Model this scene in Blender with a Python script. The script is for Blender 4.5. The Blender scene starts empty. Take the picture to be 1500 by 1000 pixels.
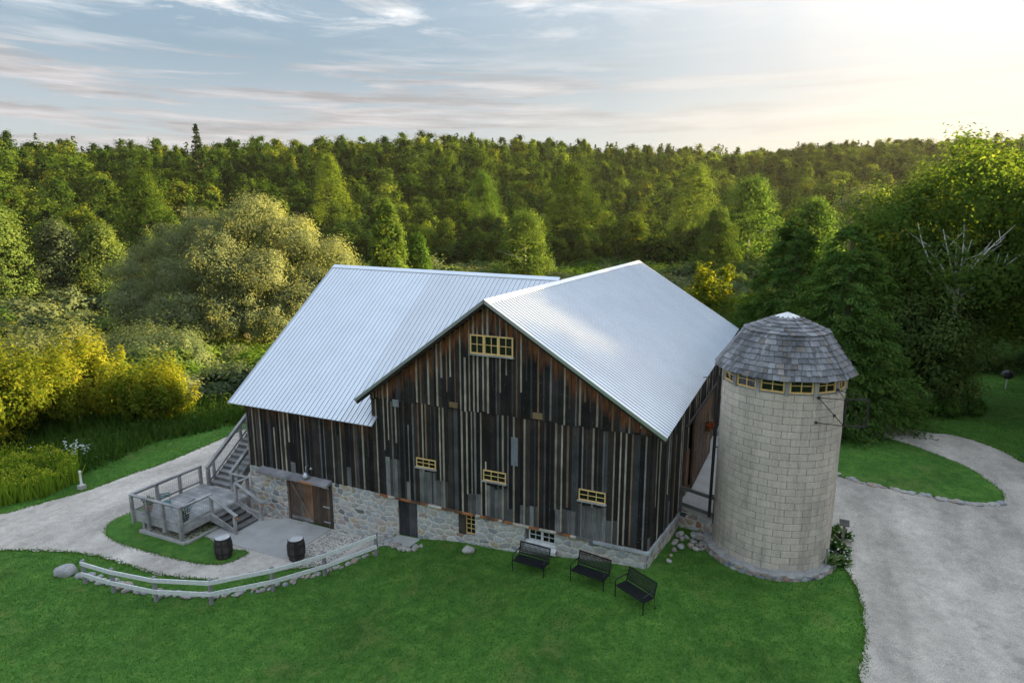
import bpy, math, random
import numpy as np
from mathutils import Vector, Matrix, noise as mnoise
from mathutils.geometry import delaunay_2d_cdt

random.seed(7); rng = np.random.default_rng(11)
S = bpy.context.scene
COL = S.collection
R = math.radians

# ------------------------------------------------------------------ camera, sky, sun, exposure
CAM = (4.46, -21.306, 11.884)
cam_d = bpy.data.cameras.new('camera'); cam = bpy.data.objects.new('camera', cam_d); COL.objects.link(cam)
cam.location = CAM; cam.rotation_euler = (R(90 - 11.07), 0, R(24.81))
cam_d.sensor_width = 36; cam_d.lens = 36 * 933.56 / 1500; cam_d.clip_end = 9000; cam_d.clip_start = .1
S.camera = cam
SUN_AZ = R(48)          # clockwise from +Y (the camera looks along -24.8)
SUN_EL = R(12)
SUN_STRENGTH = 5.0
SKY_STRENGTH = 0.09
EXPOSURE = 2.55
S.view_settings.view_transform = 'Standard'; S.view_settings.look = 'None'
S.view_settings.exposure = EXPOSURE; S.view_settings.gamma = 1; S.view_settings.use_curve_mapping = False
try:
    S.cycles.max_bounces = 6; S.cycles.diffuse_bounces = 3; S.cycles.glossy_bounces = 2
    S.cycles.transmission_bounces = 3; S.cycles.volume_bounces = 0; S.cycles.transparent_max_bounces = 4
except Exception: pass

sun_d = bpy.data.lights.new('sun', 'SUN'); sun = bpy.data.objects.new('sun', sun_d); COL.objects.link(sun)
sun_d.energy = SUN_STRENGTH; sun_d.angle = R(0.6); sun_d.color = (1.0, .73, .34)
sdir = Vector((math.sin(SUN_AZ) * math.cos(SUN_EL), math.cos(SUN_AZ) * math.cos(SUN_EL), math.sin(SUN_EL)))
sun.rotation_euler = sdir.to_track_quat('Z', 'Y').to_euler(); sun.location = (60, 60, 60)

class NT:
    def __init__(s, tree): s.t = tree; s.n = tree.nodes; s.l = tree.links
    def new(s, typ, **kw):
        n = s.n.new(typ)
        for k, v in kw.items():
            if k.startswith('in_'): 
                key = k[3:]; key = int(key) if key.isdigit() else key.replace('_', ' ')
                n.inputs[key].default_value = v
            else: setattr(n, k, v)
        return n
    def link(s, a, b): s.l.new(a, b)
    def math(s, op, a, b=None, c=None, clamp=False):
        n = s.new('ShaderNodeMath', operation=op, use_clamp=clamp)
        for i, x in enumerate((a, b, c)):
            if x is None: continue
            if isinstance(x, (int, float)): n.inputs[i].default_value = x
            else: s.link(x, n.inputs[i])
        return n.outputs[0]
    def mix(s, fac, a, b, blend='MIX'):
        n = s.new('ShaderNodeMix', data_type='RGBA', blend_type=blend)
        for i, x in ((0, fac), (6, a), (7, b)):
            if isinstance(x, (int, float)): n.inputs[i].default_value = x
            elif isinstance(x, (tuple, list)): n.inputs[i].default_value = (*x[:3], 1)
            else: s.link(x, n.inputs[i])
        return n.outputs[2]
    def ramp(s, x, stops, interp='LINEAR'):
        n = s.new('ShaderNodeValToRGB'); cr = n.color_ramp; cr.interpolation = interp
        while len(cr.elements) < len(stops): cr.elements.new(.5)
        for e, (p, c) in zip(cr.elements, stops):
            e.position = p; e.color = (c, c, c, 1) if isinstance(c, (int, float)) else (*c[:3], 1)
        s.link(x, n.inputs[0]); return n.outputs[0]
    def noise(s, vec, scale, detail=3, rough=.55, dist=0.0):
        n = s.new('ShaderNodeTexNoise'); n.inputs['Scale'].default_value = scale
        n.inputs['Detail'].default_value = detail; n.inputs['Roughness'].default_value = rough
        n.inputs['Distortion'].default_value = dist
        if vec is not None: s.link(vec, n.inputs['Vector'])
        return n.outputs[0]
    def mapping(s, vec, scale=(1, 1, 1), rot=(0, 0, 0), loc=(0, 0, 0)):
        n = s.new('ShaderNodeMapping'); n.inputs['Scale'].default_value = scale
        n.inputs['Rotation'].default_value = rot; n.inputs['Location'].default_value = loc
        s.link(vec, n.inputs[0]); return n.outputs[0]

W = bpy.data.worlds.new("World"); S.world = W; W.use_nodes = True
nt = NT(W.node_tree); W.node_tree.nodes.clear()
sky = nt.new('ShaderNodeTexSky', sky_type='NISHITA', sun_disc=False, sun_elevation=SUN_EL, sun_rotation=SUN_AZ,
             altitude=200, air_density=1.0, dust_density=2.2, ozone_density=1.5)
tc = nt.new('ShaderNodeTexCoord'); G = tc.outputs['Generated']
sep = nt.new('ShaderNodeSeparateXYZ'); nt.link(G, sep.inputs[0])
zc = sep.outputs[2]
# thin cloud streaks, stretched along the horizon; fluffier cirrus higher up
sxy = nt.new('ShaderNodeSeparateXYZ'); nt.link(G, sxy.inputs[0])
azi = nt.math('ARCTAN2', sxy.outputs[0], sxy.outputs[1]); cmb = nt.new('ShaderNodeCombineXYZ'); nt.link(azi, cmb.inputs[0]); nt.link(zc, cmb.inputs[1])
m1 = nt.mapping(cmb.outputs[0], scale=(1.6, 20, 1), rot=(0, 0, -.02), loc=(2.3, .35, 0))
c1 = nt.ramp(nt.noise(m1, 1.5, 9, .64, .35), [(.455, 0), (.545, 1)])
band = nt.ramp(zc, [(.04, .5), (.10, .9), (.185, 1), (.215, .35), (.235, .05)])
m2 = nt.mapping(cmb.outputs[0], scale=(3.4, 15, 1), rot=(0, 0, .06), loc=(5.1, 2.2, 0))
c2 = nt.ramp(nt.noise(m2, 1.5, 10, .64, .5), [(.47, 0), (.66, 1)])
hi = nt.ramp(zc, [(.225, 0), (.262, .95), (.9, .8)])
dotn = nt.new('ShaderNodeVectorMath', operation='DOT_PRODUCT'); nt.link(G, dotn.inputs[0]); GA = R(24); dotn.inputs[1].default_value = (math.sin(GA) * .97, math.cos(GA) * .97, .24)   # brightest part of the thin veil, right of the view
toward = nt.ramp(dotn.outputs['Value'], [(.3, 0), (.58, .04), (.77, .20), (.89, .52), (.985, 1)])
# base: blue grey evening sky, paler toward the horizon, whitened by thin haze toward the sun; brightened above the view to fill yard and roof
away = nt.ramp(zc, [(.0, (1.12, 1.06, 1.05)), (.12, (.92, .97, 1.04)), (.22, (.54, .71, .85)), (.34, (.58, .82, 1.05)), (.5, (1.3, 1.7, 2.1)), (.8, (1.7, 2.15, 2.75))])
skyc = nt.mix(.12, away, sky.outputs[0])
glow = nt.ramp(zc, [(.0, (2.5, 1.95, 1.35)), (.10, (2.15, 1.92, 1.56)), (.19, (2.0, 1.92, 1.80)), (.34, (2.7, 2.6, 2.5)), (.5, (5.4, 5.4, 5.4)), (.8, (3.8, 4.1, 4.5))])
skyc = nt.mix(toward, skyc, glow)
clo = nt.ramp(zc, [(.0, (1.22, 1.17, 1.20)), (.2, (1.42, 1.34, 1.35)), (.24, (2.6, 2.55, 2.5))])
ccol = nt.mix(toward, clo, (2.6, 2.15, 1.7))
dark = nt.ramp(nt.noise(m1, 3.1, 6, .6), [(.40, .62), (.62, 1.12)])
ccol = nt.mix(1, ccol, dark, 'MULTIPLY')
cl = nt.math('ADD', nt.math('MULTIPLY', c1, band), nt.math('MULTIPLY', c2, hi), clamp=True)
thin = nt.ramp(dotn.outputs['Value'], [(.5, 1), (.85, .35), (.97, .15)])
final = nt.mix(nt.math('MULTIPLY', nt.math('MULTIPLY', cl, .85), thin), skyc, ccol)
bg = nt.new('ShaderNodeBackground'); bg.inputs[1].default_value = SKY_STRENGTH; nt.link(final, bg.inputs[0])
out = nt.new('ShaderNodeOutputWorld'); nt.link(bg.outputs[0], out.inputs[0])

# ------------------------------------------------------------------ helpers
def tag(o, label=None, cat=None, group=None, kind=None):
    if label: o['label'] = label
    if cat: o['category'] = cat
    if group: o['group'] = group
    if kind: o['kind'] = kind
    return o
def thing(name, loc, label, cat, group=None, rz=0):
    o = bpy.data.objects.new(name, None); COL.objects.link(o); o.empty_display_size = .3
    o.location = loc; o.rotation_euler = (0, 0, rz)
    return tag(o, label, cat, group)

class MB:
    """collects faces; build() links them as ONE mesh object"""
    def __init__(s): s.v = []; s.f = []; s.c = []; s.fr = []; s.mi = []
    def add(s, verts, faces, col=(1, 1, 1), fr=None, mi=0):
        b = len(s.v); s.v += [tuple(p) for p in verts]
        s.fr += list(fr) if fr is not None else [0.0] * len(verts)
        for f in faces: s.f.append(tuple(b + i for i in f)); s.c.append(col); s.mi.append(mi)
    def box(s, x0, x1, y0, y1, z0, z1, col=(1, 1, 1), mi=0):
        v = [(x, y, z) for z in (z0, z1) for y in (y0, y1) for x in (x0, x1)]
        s.add(v, [(0, 2, 3, 1), (4, 5, 7, 6), (0, 1, 5, 4), (2, 6, 7, 3), (0, 4, 6, 2), (1, 3, 7, 5)], col, mi=mi)
    def bar(s, p, q, w, h, col=(1, 1, 1), up=(0, 0, 1), mi=0):
        p, q = Vector(p), Vector(q); d = (q - p).normalized(); u = Vector(up)
        sd = d.cross(u)
        if sd.length < 1e-4: sd = d.cross(Vector((0, 1, 0)))
        sd.normalize(); u = sd.cross(d).normalized()
        v = []
        for e in (p, q):
            for a, b in ((-1, -1), (1, -1), (1, 1), (-1, 1)): v.append(e + sd * a * w / 2 + u * b * h / 2)
        s.add(v, [(3, 2, 1, 0), (4, 5, 6, 7), (0, 1, 5, 4), (1, 2, 6, 5), (2, 3, 7, 6), (3, 0, 4, 7)], col, mi=mi)
    def tube(s, pts, rad, n=6, col=(1, 1, 1), cap=True):
        pts = [Vector(p) for p in pts]
        if not isinstance(rad, (list, tuple)): rad = [rad] * len(pts)
        v = []; f = []
        for i, p in enumerate(pts):
            d = (pts[min(i + 1, len(pts) - 1)] - pts[max(i - 1, 0)]).normalized()
            a = d.cross(Vector((0, 0, 1)))
            if a.length < .05: a = d.cross(Vector((1, 0, 0)))
            a.normalize(); b = d.cross(a)
            for k in range(n):
                t = 2 * math.pi * k / n; v.append(p + (a * math.cos(t) + b * math.sin(t)) * rad[i])
        for i in range(len(pts) - 1):
            for k in range(n):
                f.append((i * n + k, i * n + (k + 1) % n, (i + 1) * n + (k + 1) % n, (i + 1) * n + k))
        if cap: f.append(tuple(range(n - 1, -1, -1))); f.append(tuple((len(pts) - 1) * n + k for k in range(n)))
        s.add(v, f, col)
    def lathe(s, prof, c=(0, 0, 0), n=24, col=(1, 1, 1)):
        v = []; f = []
        for r, z in prof:
            for k in range(n):
                t = 2 * math.pi * k / n; v.append((c[0] + r * math.cos(t), c[1] + r * math.sin(t), c[2] + z))
        for i in range(len(prof) - 1):
            for k in range(n): f.append((i * n + k, i * n + (k + 1) % n, (i + 1) * n + (k + 1) % n, (i + 1) * n + k))
        s.add(v, f, col)
    def build(s, name, mats, parent=None, smooth=False, local=False, loc=None, bevel=0):
        me = bpy.data.meshes.new(name); me.from_pydata(s.v, [], s.f)
        ca = me.attributes.new('col', 'FLOAT_COLOR', 'FACE')
        arr = np.ones((len(s.c), 4), np.float32); arr[:, :3] = np.array(s.c, np.float32).reshape(-1, 3)
        ca.data.foreach_set('color', arr.ravel())
        if any(s.fr):
            fa = me.attributes.new('fresh', 'FLOAT', 'POINT'); fa.data.foreach_set('value', np.array(s.fr, np.float32))
        if not isinstance(mats, (list, tuple)): mats = [mats]
        for m in mats: me.materials.append(m)
        if len(mats) > 1: me.polygons.foreach_set('material_index', np.array(s.mi, np.int32))
        if smooth: me.polygons.foreach_set('use_smooth', np.ones(len(me.polygons), bool))
        me.update()
        o = bpy.data.objects.new(name, me); COL.objects.link(o)
        if parent is not None:
            o.parent = parent
            if not local and parent.type == 'EMPTY': o.location = -parent.location
        if loc is not None: o.location = loc
        if bevel:
            b = o.modifiers.new('bevel', 'BEVEL'); b.width = bevel; b.segments = 2; b.limit_method = 'ANGLE'
        return o

def copy_tree(o, parent=None):
    c = o.copy(); COL.objects.link(c)
    if parent is not None: c.parent = parent
    for ch in list(o.children): copy_tree(ch, c)
    return c

def sst(a, b, x):
    t = np.clip((x - a) / (b - a), 0, 1); return t * t * (3 - 2 * t)
def lerps(xs, ys, x):
    z = np.full_like(x, ys[0])
    for i in range(1, len(xs)):
        t = np.clip((x - xs[i - 1]) / (xs[i] - xs[i - 1]), 0, 1); t = t * t * (3 - 2 * t)
        z = np.where(x > xs[i - 1], ys[i - 1] + (ys[i] - ys[i - 1]) * t, z)
    return z
def H(x, y):
    x = np.asarray(x, float); y = np.asarray(y, float)
    a = lerps([-20, -12.6, -10.6, -7, 0, 6], [-2.35, -2.33, -1.76, -1.37, -.74, -.66], x)
    b = lerps([-24, -12, 0, 8], [-2.45, -2.25, -1.05, -.85], x)
    k = sst(0, -7, y)
    z = a * (1 - k) + b * k
    z = z + sst(.4, 1.5, x) * sst(1.5, 10, y) * .85
    z = z - sst(12, 40, y) * sst(12, -25, x) * 1.6
    dx, dy = x - 4.46, y + 21.3
    r = np.hypot(dx, dy); az = np.degrees(np.arctan2(dx, dy)) + 24.8
    q = sst(-10, 35, az)
    r0 = 172 + q * 14; r1 = 335 + q * 175; top = 40 + q * 3 - 9 * sst(-4, -34, az)
    az2 = np.abs(az)
    back = sst(115, 80, az2)
    return z + (sst(0, 1, (r - r0) / (r1 - r0)) * (top + 3) + sst(0, 1, (r - r1) / 2500) * 10) * back
def hz(x, y): return float(H(np.array([x]), np.array([y]))[0])
def polar(r, azdeg):
    """ground position at distance r from the viewpoint's foot, azdeg degrees right of the view axis"""
    a = R(azdeg - 24.8); return CAM[0] + r * math.sin(a), CAM[1] + r * math.cos(a)
def inpoly(x, y, poly):
    x = np.asarray(x); y = np.asarray(y); c = np.zeros(x.shape, bool); n = len(poly)
    for i in range(n):
        x1, y1 = poly[i]; x2, y2 = poly[(i + 1) % n]
        if y1 == y2: continue
        c ^= ((y1 > y) != (y2 > y)) & (x < (x2 - x1) * (y - y1) / (y2 - y1) + x1)
    return c
def smooth_poly(p, it=2):
    for _ in range(it):
        q = []
        for i in range(len(p)):
            a, b = p[i], p[(i + 1) % len(p)]
            q += [(a[0] * .75 + b[0] * .25, a[1] * .75 + b[1] * .25), (a[0] * .25 + b[0] * .75, a[1] * .25 + b[1] * .75)]
        p = q
    return p
def rough_poly(p, step=.12, amp=.05, seed=0):
    q = []
    for i in range(len(p)):
        a, b = Vector(p[i]), Vector(p[(i + 1) % len(p)]); n = max(1, int((b - a).length / step)); d = (b - a)
        nn = Vector((-d.y, d.x)).normalized()
        for k in range(n):
            w = a + d * (k / n)
            w = w + nn * (mnoise.noise((w.x * 1.7, w.y * 1.7, seed)) * amp * 1.6 + mnoise.noise((w.x * 7, w.y * 7, seed + 3)) * amp)
            q.append((w.x, w.y))
    return q
def sheet(name, poly, lift, mat, step=.45, skirt=.0):
    """a ground-hugging sheet inside the polygon"""
    xs = [p[0] for p in poly]; ys = [p[1] for p in poly]
    gx, gy = np.meshgrid(np.arange(min(xs), max(xs), step), np.arange(min(ys), max(ys), step)); gx = gx.ravel(); gy = gy.ravel()
    ok = inpoly(gx, gy, poly)
    pts = [Vector(p) for p in poly] + [Vector((a, b)) for a, b in zip(gx[ok], gy[ok])]
    n = len(poly)
    r = delaunay_2d_cdt(pts, [], [list(range(n))], 1, 1e-4)
    V = np.array([(p.x, p.y) for p in r[0]]); z = H(V[:, 0], V[:, 1]) + lift
    m = MB(); m.v = [(a, b, c) for (a, b), c in zip(V, z)]; m.fr = [0.] * len(m.v)
    for f in r[2]:
        a, b, c = (V[i] for i in f[:3])
        f = tuple(f) if (b[0] - a[0]) * (c[1] - a[1]) - (b[1] - a[1]) * (c[0] - a[0]) > 0 else tuple(reversed(f))
        m.f.append(f); m.c.append((1, 1, 1)); m.mi.append(0)
    o = m.build(name, mat, smooth=True); return tag(o, kind='structure')

# ------------------------------------------------------------------ materials
def material(name):
    m = bpy.data.materials.new(name); m.use_nodes = True; t = NT(m.node_tree); t.n.clear()
    o = t.new('ShaderNodeOutputMaterial'); return m, t, o
def principled(t, o, rough=.7, metal=0, spec=.3):
    p = t.new('ShaderNodeBsdfPrincipled'); p.inputs['Roughness'].default_value = rough
    p.inputs['Metallic'].default_value = metal; p.inputs['Specular IOR Level'].default_value = spec
    t.link(p.outputs[0], o.inputs[0]); return p
def bump(t, p, height, strength=.3, dist=.02):
    b = t.new('ShaderNodeBump'); b.inputs['Strength'].default_value = strength; b.inputs['Distance'].default_value = dist
    t.link(height, b.inputs['Height']); t.link(b.outputs[0], p.inputs['Normal'])
def objcoord(t): return t.new('ShaderNodeTexCoord').outputs['Object']
def attr(t, name, out='Color'):
    a = t.new('ShaderNodeAttribute'); a.attribute_name = name; return a.outputs[out]

def m_simple(name, col, rough=.6, metal=0, var=.15, scale=8, bmp=.15, spec=.3, stretch=(1, 1, 1)):
    m, t, o = material(name); p = principled(t, o, rough, metal, spec)
    v = t.mapping(objcoord(t), scale=stretch)
    n = t.noise(v, scale, 5)
    lo = tuple(c * (1 - var) for c in col); hi = tuple(min(1, c * (1 + var)) for c in col)
    t.link(t.ramp(n, [(.3, lo), (.7, hi)]), p.inputs['Base Color'])
    if bmp: bump(t, p, n, bmp, .01)
    return m
def m_wood(name, use_attr=True, col=(.3, .28, .26), stretch=(14, 14, 1.2), var=.35, rough=.8, fresh=True):
    m, t, o = material(name); p = principled(t, o, rough, 0, .2)
    oc = objcoord(t)
    v = t.mapping(oc, scale=stretch)
    n = t.noise(v, 2.2, 6, .65); n2 = t.noise(oc, 1.3, 3)
    k = t.math('MULTIPLY', t.ramp(n, [(.3, 1 - var), (.72, 1 + var)]), t.ramp(n2, [(.28, .65), (.72, 1.45)]))
    base = attr(t, 'col') if use_attr else None
    if base is None:
        rgb = t.new('ShaderNodeRGB'); rgb.outputs[0].default_value = (*col, 1); base = rgb.outputs[0]
    c = t.mix(1., base, k, 'MULTIPLY')
    if fresh:      # boards kept dry under the eaves keep their rusty brown colour
        f = attr(t, 'fresh', 'Fac')
        nn = t.noise(t.mapping(oc, scale=(5, 5, .5)), 1.6, 4, .6)
        f = t.math('MULTIPLY', f, t.ramp(nn, [(.30, 0), (.55, 1)]), clamp=True)
        rust = t.ramp(n, [(.25, (.05, .018, .008)), (.5, (.19, .068, .024)), (.75, (.34, .16, .07))])
        c = t.mix(f, c, rust)
        # knots and flecks
        kn = t.ramp(t.noise(t.mapping(oc, scale=(1, 1, .45)), 26, 2, .5), [(.665, 0), (.72, 1)])
        c = t.mix(t.math('MULTIPLY', kn, .55), c, (.16, .15, .15))
    t.link(c, p.inputs['Base Color']); bump(t, p, n, .35, .01)
    return m
M = {}
M['siding'] = m_wood('barn siding')
M['door_wood'] = m_wood('door wood')
M['deck_wood'] = m_wood('deck wood', stretch=(3, 3, 3), var=.18, fresh=False)
M['shingle'] = m_wood('cedar shingle', stretch=(9, 9, 3), var=.25, fresh=False)
M['fence_paint'] = m_simple('weathered white paint', (.66, .66, .65), .7, 0, .25, 9, .2, .2, (1, 1, 5))
M['fence_post'] = m_simple('grey post wood', (.26, .25, .25), .85, 0, .3, 9, .2, .2, (4, 4, 1))
M['yellow'] = m_simple('yellow window paint', (.74, .50, .21), .55, 0, .15, 6, .1)
M['white'] = m_simple('white paint', (.68, .68, .66), .6, 0, .12, 6, .1)
M['black_metal'] = m_simple('black coated metal', (.012, .013, .015), .42, 0, .2, 20, .05, .5)
M['dark_iron'] = m_simple('rusty dark iron', (.035, .028, .026), .7, .2, .4, 20, .2)
M['steel'] = m_simple('galvanised steel', (.5, .52, .54), .4, .7, .12, 12, .05)
M['terracotta'] = m_simple('terracotta', (.42, .17, .08), .8, 0, .15, 8)
M['teal'] = m_simple('teal paint', (.07, .17, .18), .5, 0, .1, 8)
M['mortar'] = m_simple('mortar', (.40, .385, .36), .95, 0, .2, 14, .3)
M['rock'] = None
def m_rock():
    m, t, o = material('field stone'); p = principled(t, o, .85, 0, .25); oc = objcoord(t)
    inf = t.new('ShaderNodeObjectInfo')
    base = t.ramp(inf.outputs['Random'], [(0, (.36, .34, .32)), (.35, (.46, .43, .38)), (.6, (.33, .34, .36)), (.8, (.42, .32, .25)), (1, (.27, .24, .22))])
    n = t.noise(oc, 6, 6, .6)
    t.link(t.mix(1, base, t.ramp(n, [(.25, .6), (.75, 1.25)]), 'MULTIPLY'), p.inputs['Base Color']); bump(t, p, n, .5, .03); return m
M['rock'] = m_rock()
def m_stonewall():
    m, t, o = material('fieldstone masonry'); p = principled(t, o, .9, 0, .2); oc = objcoord(t)
    n = t.noise(oc, 9, 6, .65); n2 = t.noise(oc, 1.1, 3)
    c = t.mix(1, attr(t, 'col'), t.ramp(n, [(.25, .68), (.75, 1.3)]), 'MULTIPLY')
    c = t.mix(t.math('MULTIPLY', t.ramp(n2, [(.45, 0), (.7, 1)]), .35), c, (.46, .46, .45))
    t.link(c, p.inputs['Base Color']); bump(t, p, n, .5, .02); return m
M['stone'] = m_stonewall()
def m_block():
    m, t, o = material('silo concrete block'); p = principled(t, o, .9, 0, .2); oc = objcoord(t)
    n = t.noise(oc, 16, 5, .6); st = t.noise(t.mapping(oc, scale=(1, 1, .35)), 1.15, 6, .7, .4)
    c = t.mix(1, attr(t, 'col'), t.ramp(n, [(.25, .82), (.75, 1.15)]), 'MULTIPLY')
    c = t.mix(t.math('MULTIPLY', t.ramp(st, [(.48, 0), (.68, 1)]), .45), c, (.19, .18, .17))
    sk = t.noise(t.mapping(oc, scale=(2.2, 2.2, .16)), 2.4, 5, .7); c = t.mix(1, c, t.ramp(sk, [(.32, .84), (.58, 1.04)]), 'MULTIPLY')
    t.link(c, p.inputs['Base Color']); bump(t, p, n, .4, .01); return m
M['block'] = m_block()
def m_roof(name, tint, rough=.36, metal=.75):
    m, t, o = material(name); p = principled(t, o, rough, metal, .5); oc = objcoord(t)
    n = t.noise(oc, .7, 4); n2 = t.noise(oc, 7, 4)
    c = t.mix(1, tint, t.math('MULTIPLY', t.ramp(n, [(.3, .95), (.7, 1.03)]), t.ramp(n2, [(.3, .97), (.7, 1.02)])), 'MULTIPLY')
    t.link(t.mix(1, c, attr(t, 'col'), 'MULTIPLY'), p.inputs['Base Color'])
    p.inputs['Roughness'].default_value = rough; return m
M['roof_a'] = m_roof('galvalume sheet', (.72, .75, .79))
M['roof_c'] = m_roof('skylit galvalume sheet', (.90, .92, .95), .30, .8)  # same metal made paler for one slope, standing in for reflected sky
M['roof_b'] = m_roof('older galvalume sheet', (.66, .68, .71), .39)
def m_glass():
    m, t, o = material('dark window glass'); p = principled(t, o, .06, 0, .5)
    n = t.noise(objcoord(t), 2.5, 2); t.link(t.ramp(n, [(.3, (.006, .007, .006)), (.7, (.02, .022, .018))]), p.inputs['Base Color']); return m
M['glass'] = m_glass()
def m_concrete():
    m, t, o = material('concrete slab'); p = principled(t, o, .9, 0, .2); oc = objcoord(t)
    n = t.noise(oc, 1.2, 6, .65); n2 = t.noise(oc, 45, 3)
    c = t.mix(1, t.ramp(n, [(.3, (.36, .345, .325)), (.7, (.48, .46, .435))]), t.ramp(n2, [(.3, .9), (.7, 1.08)]), 'MULTIPLY')
    w = t.new('ShaderNodeTexVoronoi', feature='DISTANCE_TO_EDGE'); w.inputs['Scale'].default_value = .42
    wob = t.new('ShaderNodeVectorMath', operation='ADD'); t.link(oc, wob.inputs[0])
    nz = t.new('ShaderNodeTexNoise'); nz.inputs['Scale'].default_value = 1.5; t.link(oc, nz.inputs['Vector']); t.link(nz.outputs['Color'], wob.inputs[1])
    t.link(wob.outputs[0], w.inputs['Vector'])
    c = t.mix(t.ramp(w.outputs[0], [(.0, .5), (.008, 0)]), c, (.2, .19, .18))
    t.link(c, p.inputs['Base Color']); bump(t, p, n2, .15, .005); return m
M['concrete'] = m_concrete()
def m_gravel(name, a, b, fine=30):
    m, t, o = material(name); p = principled(t, o, .95, 0, .15); oc = objcoord(t)
    n = t.noise(oc, .35, 5, .6, .6); n2 = t.noise(oc, fine, 4, .7); n3 = t.noise(oc, 2.6, 5, .7)
    nt3 = t.noise(t.mapping(oc, scale=(.5, .12, 1), rot=(0, 0, .35)), 1.2, 3)
    c = t.mix(t.ramp(n, [(.3, 0), (.7, 1)]), a, b)
    c = t.mix(1, c, t.ramp(n2, [(.25, .5), (.75, 1.45)]), 'MULTIPLY')
    c = t.mix(1, c, t.ramp(n3, [(.3, .80), (.7, 1.14)]), 'MULTIPLY')
    sp = t.new('ShaderNodeTexVoronoi'); sp.inputs['Scale'].default_value = 9; t.link(oc, sp.inputs['Vector']); c = t.mix(t.math('MULTIPLY', t.ramp(sp.outputs['Distance'], [(.10, 1), (.22, 0)]), .35), c, (.22, .21, .20))
    dp = t.ramp(t.noise(oc, .5, 5, .65, .3), [(.63, 0), (.70, .45)]); c = t.mix(dp, c, (.20, .19, .175))
    c = t.mix(1, c, t.ramp(nt3, [(.35, .78), (.65, 1.12)]), 'MULTIPLY')
    t.link(c, p.inputs['Base Color']); bump(t, p, n2, .5, .02); return m
M['gravel'] = m_gravel('limestone gravel', (.43, .38, .325), (.59, .525, .45))
M['gravel_warm'] = m_gravel('pale lane gravel', (.46, .405, .355), (.62, .555, .485))
def m_lawn():
    m, t, o = material('mown lawn'); p = principled(t, o, .9, 0, .15); oc = objcoord(t)
    n = t.noise(oc, .22, 5, .6, .5); n2 = t.noise(oc, 2.2, 6, .7); n3 = t.noise(oc, 28, 4, .75)
    c = t.ramp(n2, [(.28, (.036, .100, .016)), (.5, (.062, .155, .024)), (.75, (.125, .225, .038))])
    c = t.mix(1, c, t.ramp(n, [(.3, .72), (.72, 1.3)]), 'MULTIPLY')
    c = t.mix(1, c, t.ramp(n3, [(.25, .55), (.75, 1.5)]), 'MULTIPLY')
    bare = t.ramp(t.noise(oc, .55, 6, .7), [(.54, 0), (.72, .7)])
    c = t.mix(bare, c, (.135, .16, .045))
    cv = t.ramp(t.noise(oc, 9, 2, .5), [(.735, 0), (.76, .6)]); c = t.mix(cv, c, (.32, .36, .2))
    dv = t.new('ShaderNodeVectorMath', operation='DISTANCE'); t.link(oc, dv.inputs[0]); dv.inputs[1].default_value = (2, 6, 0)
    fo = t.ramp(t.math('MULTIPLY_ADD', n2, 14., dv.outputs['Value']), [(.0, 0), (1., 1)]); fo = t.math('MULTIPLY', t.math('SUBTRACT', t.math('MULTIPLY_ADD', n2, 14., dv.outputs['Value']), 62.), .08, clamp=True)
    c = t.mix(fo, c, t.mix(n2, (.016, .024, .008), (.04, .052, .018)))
    t.link(c, p.inputs['Base Color']); bump(t, p, n3, .7, .03); return m
M['lawn'] = m_lawn()
def m_leaf(name, c1, c2, c3=None, trans=.38, tcol=1.5):
    m, t, o = material(name)
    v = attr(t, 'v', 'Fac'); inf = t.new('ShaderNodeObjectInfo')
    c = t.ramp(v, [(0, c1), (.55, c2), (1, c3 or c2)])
    c = t.mix(1, c, t.ramp(inf.outputs['Random'], [(0, (.60, .68, .66)), (.3, (.85, .92, .85)), (.55, (1, 1.02, 1)), (.8, (1.28, 1.16, .85)), (1, (.8, .97, 1.0))]), 'MULTIPLY')
    d = t.new('ShaderNodeBsdfDiffuse'); tr = t.new('ShaderNodeBsdfTranslucent'); t.link(c, d.inputs[0])
    t.link(t.mix(1, c, (tcol * 1.1, tcol, tcol * .5), 'MULTIPLY'), tr.inputs[0])
    mx = t.new('ShaderNodeMixShader'); mx.inputs[0].default_value = trans
    t.link(d.outputs[0], mx.inputs[1]); t.link(tr.outputs[0], mx.inputs[2]); t.link(mx.outputs[0], o.inputs[0]); return m
M['leaf_maple'] = m_leaf('maple leaves', (.024, .056, .011), (.060, .108, .018), (.16, .175, .026), .34)
M['leaf_dark'] = m_leaf('dark forest leaves', (.014, .036, .012), (.030, .062, .016), (.06, .095, .022))
M['leaf_conifer'] = m_leaf('conifer needles', (.014, .034, .014), (.028, .058, .018), (.05, .085, .022), .2)
M['leaf_aspen'] = m_leaf('aspen leaves', (.045, .085, .025), (.085, .130, .035), (.14, .18, .05))
M['leaf_willow'] = m_leaf('willow leaves', (.145, .20, .13), (.185, .24, .155), (.235, .28, .185), .45, 1.15)
M['leaf_yellow'] = m_leaf('golden green leaves', (.11, .165, .022), (.24, .255, .030), (.40, .365, .04), .5)
M['leaf_shrub'] = m_leaf('shrub leaves', (.06, .105, .034), (.10, .155, .052), (.155, .20, .07))
M['leaf_grey'] = m_leaf('silver willow leaves', (.085, .12, .065), (.14, .175, .095), (.21, .24, .14))
M['leaf_cedar'] = m_leaf('cedar sprays', (.060, .120, .030), (.112, .190, .045), (.185, .26, .064), .36)
M['leaf_birch'] = m_leaf('birch leaves', (.060, .115, .026), (.098, .160, .036), (.16, .205, .046), .5)
M['leaf_fresh'] = m_leaf('fresh green leaves', (.05, .11, .02), (.09, .17, .03), (.15, .23, .05))
M['leaf_gold'] = m_leaf('goldenrod', (.11, .20, .03), (.19, .30, .04), (.55, .52, .05))
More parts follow.
